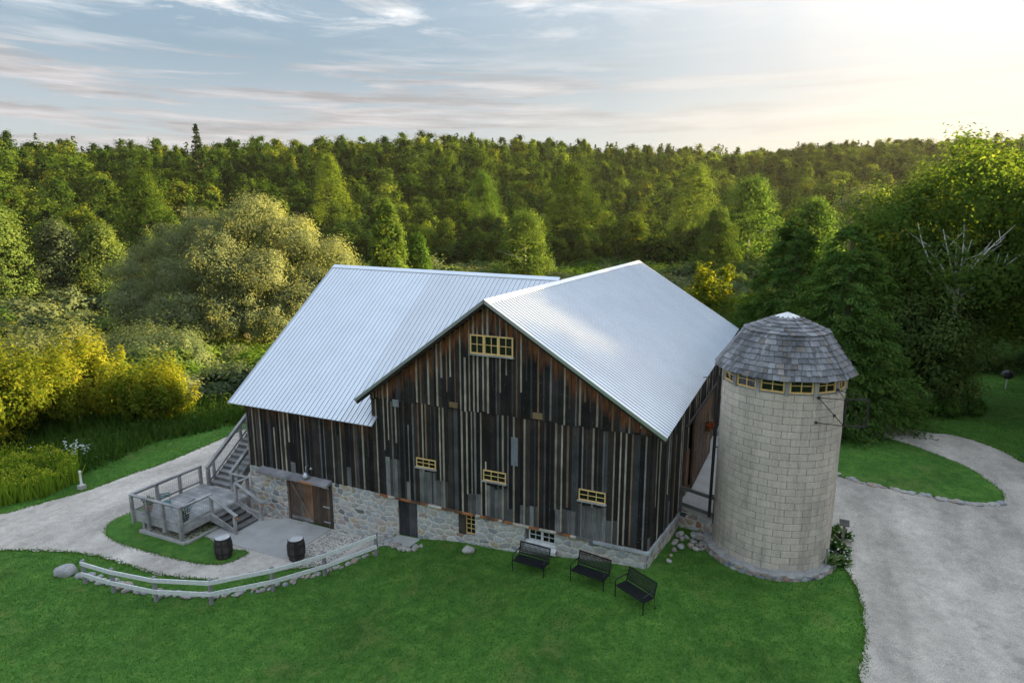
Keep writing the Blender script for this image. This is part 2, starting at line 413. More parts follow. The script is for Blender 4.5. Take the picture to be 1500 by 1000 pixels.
M['leaf_white'] = m_leaf('white petals', (.6, .6, .58), (.75, .75, .72), (.8, .8, .78), .2, 1)
M['leaf_hosta'] = m_leaf('hosta leaves', (.03, .09, .02), (.10, .2, .05), (.42, .46, .26), .25)
M['leaf_red'] = m_leaf('red petals', (.4, .03, .02), (.5, .05, .03), (.55, .2, .15), .2, 1)
M['grass'] = m_leaf('grass blades', (.038, .115, .016), (.068, .178, .025), (.15, .26, .044), .3, 1.2)
M['tallgrass'] = m_leaf('tall weeds', (.028, .070, .016), (.05, .108, .022), (.09, .155, .035), .3)
M['pebble'] = m_leaf('river pebbles', (.22, .21, .21), (.36, .35, .345), (.55, .53, .51), 0)
M['bark'] = m_simple('grey bark', (.13, .11, .09), .95, 0, .35, 7, .5, .1, (3, 3, .7))
M['bark_birch'] = m_simple('white birch bark', (.58, .56, .52), .8, 0, .25, 5, .3, .15, (1, 1, 3))
M['soil'] = m_simple('bare soil', (.13, .10, .08), .95, 0, .3, 4, .4)

# ------------------------------------------------------------------ ground
def ground():
    def axis(lo, hi, c0, c1, d0):
        xs = list(np.arange(c0, c1 + 1e-6, d0)); d = d0; x = c1
        while x < hi: d = min(d * 1.12, 60); x += d; xs.append(x)
        d = d0; x = c0; pre = []
        while x > lo: d = min(d * 1.12, 60); x -= d; pre.append(x)
        return np.array(pre[::-1] + xs)
    xs = axis(-900, 900, -42, 26, .5); ys = axis(-300, 1200, -16, 34, .5)
    X, Y = np.meshgrid(xs, ys); Z = H(X, Y)
    Z += np.where(np.hypot(X - 4, Y + 21) > 70, .35 * np.sin(X * .21 + 1) * np.sin(Y * .17), 0)
    V = np.stack([X.ravel(), Y.ravel(), Z.ravel()], 1); nx, ny = len(xs), len(ys)
    i = np.arange(nx - 1); j = np.arange(ny - 1); I, J = np.meshgrid(i, j); a = (J * nx + I).ravel()
    F = np.stack([a, a + 1, a + nx + 1, a + nx], 1)
    me = bpy.data.meshes.new('ground'); me.vertices.add(len(V)); me.vertices.foreach_set('co', V.ravel())
    me.loops.add(F.size); me.loops.foreach_set('vertex_index', F.ravel()); me.polygons.add(len(F))
    me.polygons.foreach_set('loop_start', np.arange(0, F.size, 4)); me.polygons.foreach_set('loop_total', np.full(len(F), 4))
    me.polygons.foreach_set('use_smooth', np.ones(len(F), bool)); me.update(); me.validate()
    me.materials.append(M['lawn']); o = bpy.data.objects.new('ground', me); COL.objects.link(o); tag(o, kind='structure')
ground()

LANE = [(-46, -16), (-40, -11), (-34, -7.6), (-30.34, -5.59), (-29.91, -3.97), (-29.18, -2.2), (-29.14, .23), (-28.95, 2.2), (-29.15, 5.21), (-29.6, 8.75),
        (-29, 15), (-25, 24), (-20.5, 24), (-20.5, 12), (-19.6, 8), (-19.6, -.02), (-12.0, -.02), (-11.14, -.06), (-10.7, -.5), (-10.89, -.95), (-11.57, -1.55), (-12.84, -2.7), (-13.83, -3.5),
        (-14.35, -3.9), (-14.88, -4.41), (-15.21, -5.1), (-16.73, -5.59), (-18.39, -6.0), (-20.68, -5.94), (-22.88, -6.05), (-25.11, -6.75), (-26.75, -7.5), (-30, -10.5), (-35, -14.5), (-42, -20)]
ISLE = [(-24.19, -4.43), (-24.73, -3.76), (-24.7, -2.79), (-24.3, -1.2), (-23.4, -.4), (-21, -.4), (-19.33, -2.9), (-18.12, -3.32), (-17.27, -3.37), (-16.41, -3.1), (-16.32, -3.65), (-16.56, -4.34), (-17.5, -4.74),
        (-19.0, -4.84), (-20.75, -4.9), (-22.2, -4.9), (-23.41, -4.78)]
DRIVE = [(5.9, 4.6), (6.22, 3.9), (6.53, 2.91), (6.78, 2.14), (6.96, .91), (6.98, -.65), (6.86, -2.03), (6.6, -4), (6, -8), (5, -13), (5, -17), (26, -17), (30, 2), (22, 10), (17, 13.2), (14.68, 15.38), (14.21, 17.08), (13.31, 18.22),
         (12.27, 18.94), (11.15, 18.68), (9.27, 19.6), (6, 22), (3, 26), (.7, 26), (.7, 12), (.7, 4.4), (3, 4.6)]
TEAR = [(4.6, 11.5), (6.5, 9.92), (7.36, 9.57), (8.15, 9.46), (9.42, 9.28), (10.15, 9.18), (11.1, 9.05), (11.83, 9.22), (12.52, 9.64), (12.79, 10.33), (12.81, 11.4), (12.16, 13.58), (11.0, 14.99), (9.95, 16.12), (8.73, 16.8), (6.4, 18), (4.6, 18)]
LANE, ISLE, DRIVE, TEAR = (smooth_poly(p, 1) for p in (LANE, ISLE, DRIVE, TEAR))
sheet('gravel_lane', rough_poly(LANE, .12, .09, 1), .03, M['gravel_warm'])
sheet('lawn_verge', rough_poly(ISLE, .1, .035, 2), .06, M['lawn'], .3)
sheet('gravel_drive', rough_poly(DRIVE, .12, .09, 3), .03, M['gravel'])
sheet('lawn_island', rough_poly(TEAR, .12, .04, 4), .07, M['lawn'])
mb = MB()
PATIO = [(-19.3, -3.0), (-14.6, -3.0), (-14.56, -.06), (-17.1, -.06), (-18.05, -.6), (-19.3, -.5)]
n = len(PATIO)
mb.add([(x, y, -2.7) for x, y in PATIO] + [(x, y, -2.265) for x, y in PATIO], [tuple(range(n, 2 * n))] + [(i, (i + 1) % n, n + (i + 1) % n, n + i) for i in range(n)])
tag(mb.build('concrete_patio', M['concrete'], bevel=.01), kind='structure')

# ------------------------------------------------------------------ barn
GZ = -2.6
RIDGE_X, RIDGE_Z, EAVE_XR, EAVE_ZR, EAVE_XL, EAVE_ZL = -6.33, 8.84, .60, 4.50, -12.51, 4.28
BACK = 23.26; OV = .45
MR_Y, MR_ZL, MR_ZR, MW_X, ME_Z = 7.59, 9.17, 8.98, -20.04, 3.21
def gz(x): return RIDGE_Z + (x - RIDGE_X) * ((RIDGE_Z - EAVE_ZL) / (RIDGE_X - EAVE_XL)) if x < RIDGE_X else RIDGE_Z + (x - RIDGE_X) * ((EAVE_ZR - RIDGE_Z) / (EAVE_XR - RIDGE_X))
def mz(y, x=-16):
    t = (x - MW_X) / (RIDGE_X - MW_X); top = MR_ZL + (MR_ZR - MR_ZL) * t
    return ME_Z + (top - ME_Z) * (y + OV) / (MR_Y + OV) if y < MR_Y else top - (y - MR_Y) * .741
barn = thing('barn', (-8, 8, -.8), 'big weathered black timber barn with two silver metal roofs on a fieldstone base', 'barn')

def board_col(kind, r):
    u = r.random()
    if kind == 'dark':
        if u < .7: g = r.uniform(.010, .024); return (g * 1.08, g * .98, g * .92)
        if u < .93: g = r.uniform(.022, .044); return (g * 1.14, g * .98, g * .86)
        g = r.uniform(.04, .075); return (g, g * 1.02, g * 1.06)
    if kind == 'grey': g = r.uniform(.06, .19); return (g * 1.02, g, g * .97)
    if kind == 'batten':
        if u < .42: g = r.uniform(.22, .42); return (g, g * .87, g * .70)
        if u < .55: g = r.uniform(.10, .2); return (g * 1.0, g * .98, g * .95)
        if u < .66: g = r.uniform(.09, .17); return (g * 1.15, g * .78, g * .52)
        g = r.uniform(.02, .06); return (g * 1.05, g, g * .97)
def strip(m, o, d, nrm, w, z0, z1, th, col, fresh=0, freshlen=1.1):
    """one upright board: o = lower left point (x,y), d = direction along the wall, nrm = outward"""
    lv = [z0]
    if fresh and z1 - z0 > .4:
        lv += [max(z0 + .05, z1 - freshlen), max(z0 + .1, z1 - freshlen * .45)]
    lv.append(z1); fr = [0] * len(lv)
    if fresh:
        fr[-1] = fresh
        if len(lv) == 4: fr[2] = fresh * .75
    v = []; f = []; frs = []
    for z, q in zip(lv, fr):
        for a, b in ((0, 0), (0, th), (w, th), (w, 0)):
            v.append((o[0] + d[0] * a + nrm[0] * b, o[1] + d[1] * a + nrm[1] * b, z)); frs.append(q)
    for i in range(len(lv) - 1):
        b = i * 4
        for k in range(3): f.append((b + k, b + k + 1, b + k + 5, b + k + 4))
    f.append((0, 3, 2, 1)); e = (len(lv) - 1) * 4; f.append((e, e + 1, e + 2, e + 3))
    m.add(v, f, col, frs)
def siding(m, p, q, nrm, zlo, zhi, r, patch=0., freshtop=.9, th=.03, bat=.85, holes=(), patchmax=1.5):
    """boards and battens between plan points p and q; zlo/zhi are functions of the distance along"""
    L = math.hypot(q[0] - p[0], q[1] - p[1]); d = ((q[0] - p[0]) / L, (q[1] - p[1]) / L); s = 0
    while s < L - .02:
        w = min(r.uniform(.15, .28), L - s)
        if L - s - w < .12: w = L - s
        o = (p[0] + d[0] * s, p[1] + d[1] * s); c = s + w / 2
        z0 = zlo(c) + r.uniform(-.05, .04); z1 = min(zhi(s), zhi(s + w))
        t = th + r.uniform(0, .012)
        segs = [(z0, z1, 'dark')]
        for (h0, h1, ht, kind) in holes:
            if h0 <= c <= h1: segs = [(z0, z0 + ht + r.uniform(-.04, .04), kind), (z0 + ht + .0, z1, 'dark')]
        if len(segs) == 1 and r.random() < patch:
            hh = r.uniform(.45, patchmax); segs = [(z0, z0 + hh, 'grey'), (z0 + hh, z1, 'dark')]
        for i, (a, b, kind) in enumerate(segs):
            if b - a < .05: continue
            last = i == len(segs) - 1
            strip(m, o, d, nrm, w - .008, a, b, t + (.008 if kind == 'grey' else 0), board_col(kind, r), freshtop * r.uniform(.5, 1.1) if last and freshtop else 0, r.uniform(.5, 1.5))
        if r.random() < bat:
            bw = r.uniform(.045, .085); zb0 = z0 + r.uniform(0, .05); zb1 = z1
            u = r.random()
            if u < .22: zb0 = z0 + (z1 - z0) * r.uniform(.2, .6)
            elif u < .28: zb1 = z0 + (z1 - z0) * r.uniform(.5, .9)
            else:
                if len(segs) > 1 and r.random() < .6: zb0 = segs[0][1] - .03
            s2 = max(0, s - bw / 2); o2 = (p[0] + d[0] * s2 + nrm[0] * t * .9, p[1] + d[1] * s2 + nrm[1] * t * .9)
            if zb1 - zb0 > .1:
                strip(m, o2, d, nrm, bw, zb0, zb1 - .02, .028, board_col('batten', r), freshtop * r.uniform(.2, .8) if freshtop and zb1 == z1 else 0, r.uniform(.4, 1.2))
        s += w
    return
rw = random.Random(5)
# front gable: lower boards then the overlapping upper boards
mb = MB()
hol = [(.55, 1.45, 1.75, 'grey'), (2.25, 3.2, 1.45, 'grey'), (3.2, 3.7, 1.15, 'grey'), (4.6, 5.3, .9, 'grey'), (5.5, 6.4, 1.3, 'grey'), (6.9, 7.7, .85, 'grey'), (8.5, 9.3, .95, 'grey'), (9.4, 10.4, 1.35, 'grey'), (10.5, 11.0, .95, 'grey')]
siding(mb, (-12, 0), (0, 0), (0, -1), lambda s: 0.0 - .02 * math.sin(s * 2), lambda s: min(4.42, gz(-12 + s) - .16), rw, .15, .12, holes=hol)
siding(mb, (-12, -.035), (.02, -.035), (0, -1), lambda s: min(4.36, gz(-12 + s) - .5) + .015 * math.sin(s * 5), lambda s: gz(-12 + s) - .14, rw, 0, 1.5, th=.03, bat=.95)
mb.box(-12, 0, .02, .12, -.02, 4.3, (.008, .008, .008))
mb.build('gable_wall', M['siding'], barn)
# left wing front
mb = MB()
siding(mb, (-19.52, .07), (-12.0, .07), (0, -1), lambda s: 0, lambda s: 3.46, rw, .08, .9, bat=.95, patchmax=1.9, holes=[(5.1, 5.6, 2.3, 'dark')])
mb.box(-19.5, -12, .075, .17, 0, 3.4, (.008, .008, .008)); mb.build('wall', M['siding'], barn)
# right side wall (its foot splays a little), back and left walls
mb = MB(); SW = [(0, 0), (.40, 3.3), (.46, 7), (.5, 22.8)]
for (p, q) in zip(SW[:-1], SW[1:]):
    d = Vector((q[0] - p[0], q[1] - p[1])).normalized(); siding(mb, p, q, (d.y, -d.x), lambda s: .0, lambda s: 4.46, rw, .1, .0, bat=.35)
mb.build('wall', M['siding'], barn)
mb = MB()
siding(mb, (.5, 22.8), (-12, 22.8), (0, 1), lambda s: 0, lambda s: gz(.5 - s) - .16, rw, 0, .5, bat=.9)
siding(mb, (-12, 22.8), (-12, 15.3), (-1, 0), lambda s: 0, lambda s: 4.3, rw, 0, .5); mb.build('wall', M['siding'], barn)
mb = MB()
siding(mb, (-19.52, 15.2), (-19.52, .07), (-1, 0), lambda s: 0, lambda s: mz(15.2 - s, -19.5) - .2, rw, 0, .6, bat=.9)
siding(mb, (-12, 15.2), (-19.52, 15.2), (0, 1), lambda s: 0, lambda s: 3.3, rw, 0, .6, bat=.9); mb.build('wall', M['siding'], barn)

# roofs: ribbed metal sheets, one slope per part
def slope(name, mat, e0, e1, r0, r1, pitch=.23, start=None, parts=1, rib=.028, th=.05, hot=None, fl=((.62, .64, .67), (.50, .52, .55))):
    """e0->e1 eave edge, r0->r1 ridge edge (3-D); ribs run from ridge to eave"""
    e0, e1, r0, r1 = map(Vector, (e0, e1, r0, r1)); Lr = (e1 - e0).length; n = max(1, round(Lr / pitch)); m = MB()
    nr = ((e1 - e0).cross(r0 - e0)).normalized()
    if nr.z < 0: nr = -nr
    for i in range(n):
        t0, t1 = i / n, (i + 1) / n
        k = start(t0 + .5 / n) if start else 0.
        P = lambda t: ((e0.lerp(e1, t)).lerp(r0.lerp(r1, t), k), r0.lerp(r1, t))
        w = t1 - t0
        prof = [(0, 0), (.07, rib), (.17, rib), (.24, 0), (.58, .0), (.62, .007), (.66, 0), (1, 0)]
        a = [P(t0 + w * u) for u, _ in prof]
        v = []
        for (lo, up), (_, hgt) in zip(a, prof): v += [lo + nr * hgt, up + nr * hgt]
        f = []
        for j in range(len(prof) - 1): f.append((2 * j, 2 * j + 2, 2 * j + 3, 2 * j + 1))
        q = len(v); lo0, up0 = a[0]; lo1, up1 = a[-1]
        v += [lo0 - nr * th, up0 - nr * th, lo1 - nr * th, up1 - nr * th]
        f += [(q, q + 1, q + 3, q + 2), (0, q, q + 2, 2 * len(prof) - 2)]
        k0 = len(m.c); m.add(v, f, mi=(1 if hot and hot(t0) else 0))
        m.c[k0], m.c[k0 + 2] = fl; m.c[k0 + 4] = m.c[k0 + 5] = (.88, .89, .9)  # rib flanks get a darker colour, standing in for shading along the ribs
    return m
def rakes(m, e, r, w=.05, hgt=.16):
    e, r = Vector(e), Vector(r); m.bar(e + Vector((0, 0, -.03)), r + Vector((0, 0, -.03)), w, hgt * .75, (.62, .64, .68))
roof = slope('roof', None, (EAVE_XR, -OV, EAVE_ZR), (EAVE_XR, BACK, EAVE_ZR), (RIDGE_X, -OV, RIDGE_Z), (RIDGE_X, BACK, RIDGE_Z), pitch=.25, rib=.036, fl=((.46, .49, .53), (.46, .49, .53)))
rakes(roof, (EAVE_XR, -OV - .02, EAVE_ZR), (RIDGE_X, -OV - .02, RIDGE_Z)); rakes(roof, (EAVE_XR, BACK + .02, EAVE_ZR), (RIDGE_X, BACK + .02, RIDGE_Z))
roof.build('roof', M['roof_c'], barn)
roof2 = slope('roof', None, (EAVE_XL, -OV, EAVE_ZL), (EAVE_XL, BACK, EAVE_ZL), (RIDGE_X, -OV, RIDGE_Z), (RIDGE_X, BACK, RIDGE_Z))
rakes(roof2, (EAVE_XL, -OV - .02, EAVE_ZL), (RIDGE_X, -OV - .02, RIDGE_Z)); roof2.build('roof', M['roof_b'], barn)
mb = MB()   # dark timber under the gable overhang
for xe, ze in ((EAVE_XR - .03, EAVE_ZR), (EAVE_XL + .03, EAVE_ZL)):
    mb.bar((xe, -OV + .07, ze - .15), (RIDGE_X, -OV + .07, RIDGE_Z - .15), .05, .12, (.03, .025, .022))
    mb.bar((xe, -OV / 2, ze - .13), (RIDGE_X, -OV / 2, RIDGE_Z - .13), .4, .04, (.05, .035, .028))
mb.build('barge_board', M['siding'], barn)
def mstart(t):
    x = MW_X + t * (RIDGE_X - MW_X); return 0 if x < -11.72 else .5 / (MR_Y + OV)
XC = -13.6
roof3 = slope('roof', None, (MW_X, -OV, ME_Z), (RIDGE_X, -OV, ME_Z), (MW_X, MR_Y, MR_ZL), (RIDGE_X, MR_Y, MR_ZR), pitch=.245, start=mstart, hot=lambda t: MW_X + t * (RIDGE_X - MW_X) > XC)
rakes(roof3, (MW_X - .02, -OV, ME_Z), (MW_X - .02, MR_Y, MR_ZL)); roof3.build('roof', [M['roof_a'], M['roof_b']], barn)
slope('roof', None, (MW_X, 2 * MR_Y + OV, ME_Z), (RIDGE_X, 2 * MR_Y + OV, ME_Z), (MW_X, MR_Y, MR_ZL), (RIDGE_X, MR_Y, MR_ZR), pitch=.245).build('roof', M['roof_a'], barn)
def ridge_cap(a, b, perp, drops):
    m = MB(); a, b, perp = Vector(a), Vector(b), Vector(perp)
    for sgn, dz in zip((-1, 1), drops):
        o = perp * sgn * .2 + Vector((0, 0, -.2 * dz))
        up = Vector((0, 0, .045))
        m.add([a + up, b + up, b + o + up, a + o + up, a + o + up * .4, b + o + up * .4], [(0, 1, 2, 3), (3, 2, 5, 4)])
    m.build('ridge_cap', M['roof_a'], barn)
ridge_cap((RIDGE_X, -OV - .03, RIDGE_Z), (RIDGE_X, BACK + .03, RIDGE_Z), (1, 0, 0), (.738, .627))
ridge_cap((MW_X - .03, MR_Y, MR_ZL), (RIDGE_X, MR_Y, MR_ZR), (0, 1, 0), (.741, .741))

# fieldstone foundation: every stone is a bulge in the mesh
PALETTE = [((.33, .34, .345), 4), ((.43, .42, .40), 5), ((.25, .265, .28), 3), ((.38, .29, .26), 3), ((.42, .34, .23), 4), ((.30, .25, .19), 2), ((.075, .085, .10), 1), ((.30, .15, .10), 1), ((.47, .45, .42), 3)]
PW = np.cumsum([w for _, w in PALETTE]) / sum(w for _, w in PALETTE)
def stone_field(u, z, seed, cw=.42, ch=.25):
    """voronoi of stretched jittered cells -> (edge distance, random id)"""
    r = np.random.default_rng(seed); N = 90; jx = r.random((N, N)); jz = r.random((N, N)); rid = r.random((N, N))
    a = u / cw; b = z / ch; ia = np.floor(a).astype(int); ib = np.floor(b).astype(int)
    d1 = np.full(u.shape, 9.); d2 = np.full(u.shape, 9.); idd = np.zeros(u.shape)
    for di in (-1, 0, 1):
        for dj in (-1, 0, 1):
            A = (ia + di) % N; B = (ib + dj) % N
            dx = (ia + di + .15 + .7 * jx[A, B] + .5 * ((ib + dj) % 2) - .25 - a); dz = ib + dj + .2 + .6 * jz[A, B] - b
            d = (np.abs(dx) ** 2.4 + np.abs(dz) ** 2.4) ** (1 / 2.4)
            near = d < d1
            d2 = np.where(near, d1, np.minimum(d2, d)); idd = np.where(near, rid[A, B], idd); d1 = np.where(near, d, d1)
    return d2 - d1, idd
def masonry(p, q, nrm, z0, z1, openings, seed, res=.035, depth=.28, pale=0.):
    L = math.hypot(q[0] - p[0], q[1] - p[1]); d = ((q[0] - p[0]) / L, (q[1] - p[1]) / L)
    us = np.unique(np.concatenate([np.linspace(0, L, int(L / res) + 1)] + [np.array([o[0], o[1]]) for o in openings])); zs = np.unique(np.concatenate([np.linspace(z0, z1, int((z1 - z0) / res) + 1)] + [np.array([o[2], o[3]]) for o in openings]))
    zs = zs[(zs >= z0) & (zs <= z1)]
    U, Z = np.meshgrid(us, zs); wob = .05 * np.sin(U * 7 + Z * 5) + .04 * np.sin(Z * 11 - U * 3)
    e, idd = stone_field(U + wob, Z + .03 * np.sin(U * 4.3), seed)
    hgt = .022 * sst(.14, .34, e)
    X = p[0] + d[0] * U + nrm[0] * hgt; Y = p[1] + d[1] * U + nrm[1] * hgt
    V = np.stack([X.ravel(), Y.ravel(), Z.ravel()], 1); nx = len(us)
    I, J = np.meshgrid(np.arange(nx - 1), np.arange(len(zs) - 1)); a = (J * nx + I).ravel(); F = np.stack([a, a + 1, a + nx + 1, a + nx], 1)
    uc = (us[I.ravel()] + us[I.ravel() + 1]) / 2; zc_ = (zs[J.ravel()] + zs[J.ravel() + 1]) / 2
    keep = np.ones(len(F), bool)
    for (u0, u1, w0, w1) in openings: keep &= ~((uc > u0) & (uc < u1) & (zc_ > w0) & (zc_ < w1))
    ec, ic = stone_field(uc + .05 * np.sin(uc * 7 + zc_ * 5) + .04 * np.sin(zc_ * 11 - uc * 3), zc_ + .03 * np.sin(uc * 4.3), seed)
    k = np.searchsorted(PW, np.clip(ic, 0, .9999)); C = np.array([c for c, _ in PALETTE])[k] * (.8 + .4 * ((ic * 57) % 1))[:, None]
    mo = np.array((.54, .50, .43))
    pl = (pale(uc) if callable(pale) else np.full(len(uc), pale))
    rub = (np.sin(ic * 977) * .5 + .5) > .4
    C = C + (np.array((.43, .44, .445)) - C) * (pl * np.where(rub, .6, .1))[:, None]
    C = np.where((ec < .17)[:, None], mo, C)
    m = MB(); m.v = [tuple(v) for v in V]; m.fr = [0.] * len(V)
    m.f = [tuple(f) for f in F[keep].tolist()]; m.c = [tuple(c) for c in C[keep].tolist()]; m.mi = [0] * len(m.f)
    for (u0, u1, w0, w1) in openings:
        pt = lambda u, z, b: (p[0] + d[0] * u - nrm[0] * b, p[1] + d[1] * u - nrm[1] * b, z)
        g = (.40, .385, .36)
        m.add([pt(u0, w0, 0), pt(u0, w1, 0), pt(u0, w1, depth), pt(u0, w0, depth)], [(0, 1, 2, 3)], g)
        m.add([pt(u1, w0, 0), pt(u1, w1, 0), pt(u1, w1, depth), pt(u1, w0, depth)], [(3, 2, 1, 0)], g)
        m.add([pt(u0, w0, 0), pt(u1, w0, 0), pt(u1, w0, depth), pt(u0, w0, depth)], [(0, 1, 2, 3)], g)
        m.add([pt(u0, w1, 0), pt(u1, w1, 0), pt(u1, w1, depth), pt(u0, w1, depth)], [(3, 2, 1, 0)], g)
    return m
OPEN = [(2.44, 5.04, -2.5, -.1), (8.68, 9.66, -1.8, -.08), (11.68, 12.46, -1.06, -.12), (14.68, 15.98, -.74, -.14)]
fm = masonry((-19.52, .02), (0, .02), (0, -1), GZ, 0.0, OPEN, 3, pale=lambda u: .25 + .65 * sst(5.0, 6.0, u) * (1 - .45 * sst(11, 16, u)))
fm.box(-19.5, 0, .3, .5, GZ, -.01, (.3, .29, .27)); fm.build('stone_foundation', M['stone'], barn)
fm = masonry((0, .02), (.42, 3.3), (.99, -.12), GZ, 0.0, [], 8, res=.05); m2_ = masonry((.42, 3.3), (.52, 22.8), (1, 0), GZ, 0, [], 9, res=.08)
fm.add(m2_.v, m2_.f, (.35, .34, .32)); fm.build('stone_foundation', M['stone'], barn)
mb = MB(); mb.box(-12.0, .06, -.10, .03, -.055, .0, (.40, .36, .31)); m0 = MB()
rr = random.Random(3); x = -11.9
while x < -2.0:        # flaking ledge under the siding, bare rusty patches and old paint
    w = rr.uniform(.1, .4); u = rr.random()
    c = (.30, .12, .045) if u < .38 else (.48, .43, .36) if u < .8 else (.14, .075, .045)
    if x > -2.9: c = (.14, .13, .12)
    mb.add([(x, -.115, -.03 - rr.uniform(0, .06)), (x + w, -.115, -.03 - rr.uniform(0, .06)), (x + w, -.112, .004), (x, -.112, .004), (x + w, -.03, .012), (x, -.03, .012)], [(0, 1, 2, 3), (3, 2, 4, 5)], c); x += w
mb.box(-2.0, .06, -.13, -.10, -.10, .01, (.36, .38, .40))
for (p, q) in zip(SW[:-1], SW[1:]): mb.bar((p[0] + .05, p[1] - .08, -.05), (q[0] + .05, q[1] - .02, -.05), .1, .11, (.40, .42, .44))
mb.build('sill_board', M['door_wood'], barn)

def window(x0, x1, z0, z1, y, nx, nz, parent, mat='yellow', sash=1, fw=.055, mw=.026, sill=True, th=.05):
    m = MB(); m.box(x0, x1, y - th, y, z1 - fw, z1); m.box(x0, x1, y - th, y, z0, z0 + fw)
    sw = (x1 - x0) / sash
    for k in range(sash):
        a, b = x0 + k * sw, x0 + (k + 1) * sw
        m.box(a, a + fw, y - th - .002, y, z0 + fw, z1 - fw); m.box(b - fw, b, y - th - .002, y, z0 + fw, z1 - fw)
        for i in range(1, nx): c = a + fw + (sw - 2 * fw) * i / nx; m.box(c - mw / 2, c + mw / 2, y - th * .7, y, z0 + fw, z1 - fw)
        for j in range(1, nz): c = z0 + fw + (z1 - z0 - 2 * fw) * j / nz; m.box(a + fw, b - fw, y - th * .7 + .002, y, c - mw / 2, c + mw / 2)
    w = m.build('window', M[mat], parent, bevel=.004)
    g = MB(); g.box(x0 + .02, x1 - .02, y - .012, y + .004, z0 + .02, z1 - .02); g.build('pane', M['glass'], w)
    if sill:
        s = MB(); s.box(x0 - .04, x1 + .04, y - th - .06, y - .001, z0 - .05, z0 - .002, (.33, .32, .31)); s.build('sill', M['door_wood'], w)
    return w
window(-7.10, -5.27, 6.72, 7.47, -.125, 2, 2, barn, sash=3)
for (a, b, c, d) in ((-9.75, -8.80, 1.64, 2.03), (-6.60, -5.60, 1.60, 2.04), (-2.60, -1.57, 1.55, 1.98)): window(a, b, c, d, -.078, 3, 2, barn, fw=.04, mw=.024)
window(-7.56, -7.09, -1.02, -.14, .20, 2, 4, barn, mat='yellow', fw=.04, sill=False)
mb = MB(); mb.box(-7.84, -7.57, .06, .28, -1.06, -.12, (.06, .05, .042)); mb.build('board', M['door_wood'], barn)
w = window(-4.70, -3.58, -.64, -.16, .16, 2, 2, barn, mat='white', sash=2, fw=.05, sill=False)
mb = MB(); mb.add([(-4.84, -.12, -.86), (-3.5, -.12, -.86), (-3.5, .16, -.66), (-4.84, .16, -.66), (-4.84, -.12, -.98), (-3.5, -.12, -.98)], [(0, 1, 2, 3), (4, 5, 1, 0)], (.6, .6, .59)); mb.build('sill', M['white'], w)
for a_, c_ in (((-8.1, -7.72, -.125, -.10, 4.42, 4.64), (.22, .15, .08)), ((-4.48, -4.08, -.125, -.10, 4.44, 4.68), (.22, .15, .08)), ((-10.85, -10.55, -.10, -.07, 4.1, 4.4), (.30, .31, .33)), ((-5.4, -5.12, -.066, -.04, 2.4, 3.55), (.17, .18, .20))):
    mb = MB(); mb.box(*a_, c_); mb.build('patch_board', M['door_wood'], barn)      # plywood squares and pale patches on the gable

def plank_door(x0, x1, z0, z1, y, cols, r, mi=0, brace=None, name='door', pw=.2, fresh=.5):
    m = MB(); x = x0
    while x < x1 - .01:
        w = min(pw * r.uniform(.8, 1.2), x1 - x)
        if x1 - x - w < .06: w = x1 - x
        c = r.choice(cols); k = r.uniform(.75, 1.25)
        strip(m, (x, y), (1, 0), (0, -1), w - .008, z0 + r.uniform(0, .03), z1, .04 + r.uniform(0, .01), tuple(v * k for v in c), fresh * r.random(), r.uniform(.5, 1.6)); x += w
    return m.build(name, M['door_wood'], barn)
rd = random.Random(9)
brown = [(.15, .085, .05), (.19, .11, .065), (.10, .07, .055), (.12, .10, .085), (.22, .14, .09)]
d1 = plank_door(-17.06, -15.66, -2.28, -.12, .10, brown, rd, fresh=1.1)
mb = MB(); mb.bar((-16.98, .035, -.35), (-15.78, .035, -2.1), .13, .05, (.15, .115, .09), up=(0, 1, 0)); mb.box(-17.0, -15.7, .02, .058, -.32, -.16, (.16, .10, .065)); mb.box(-17.0, -15.7, .02, .058, -2.26, -2.1, (.20, .19, .18)); mb.build('brace', M['door_wood'], d1)
d2 = plank_door(-15.62, -14.62, -2.28, -.12, .085, [(.09, .065, .05), (.12, .08, .055), (.07, .06, .052)], rd, fresh=.7)
for z in (-.35, -1.3, -2.05): mb = MB(); mb.box(-15.05, -14.66, .015, .04, z - .03, z + .03, (.5, .5, .5)); mb.build('hinge', M['steel'], d2)
for a_, c_ in (((-14.62, -14.46, -.02, .2), (.05, .045, .042)), ((-17.16, -17.06, -.01, .2), (.12, .09, .07))): mb = MB(); mb.box(*a_, -2.3, -.1, c_); mb.build('door_frame', M['door_wood'], barn)
mb = MB(); mb.add([(-18.75, -.36, -.14), (-14.45, -.36, -.14), (-14.45, .06, -.06), (-18.75, .06, -.06), (-18.75, -.36, -.03), (-14.45, -.36, -.03), (-14.45, .06, .09), (-18.75, .06, .09)],
    [(3, 2, 1, 0), (4, 5, 6, 7), (0, 1, 5, 4), (1, 2, 6, 5), (3, 0, 4, 7)], (.26, .25, .255)); mb.box(-16.1, -15.3, -.364, -.34, -.135, -.032, (.42, .20, .10)); mb.build('header_beam', M['door_wood'], barn)
plank_door(-10.84, -9.88, -1.78, -.1, .12, [(.045, .045, .047), (.06, .06, .062), (.035, .035, .036)], rd, fresh=0)
fl = MB(); fl.lathe([(0, .26), (.05, .26), (.16, .1), (.17, 0), (.14, 0)], (-15.75, -.22, .1), 14); fl.tube([(-15.75, .0, .62), (-15.75, -.2, .62), (-15.75, -.22, .36)], .018, 6)
fl.lathe([(0, .1), (.05, .1), (.06, 0), (0, 0)], (-15.45, -.18, .52), 10); fl.tube([(-15.6, 0, .5), (-15.45, -.18, .56)], .016, 6); fl.build('yard_lamp', M['steel'], barn, smooth=True)
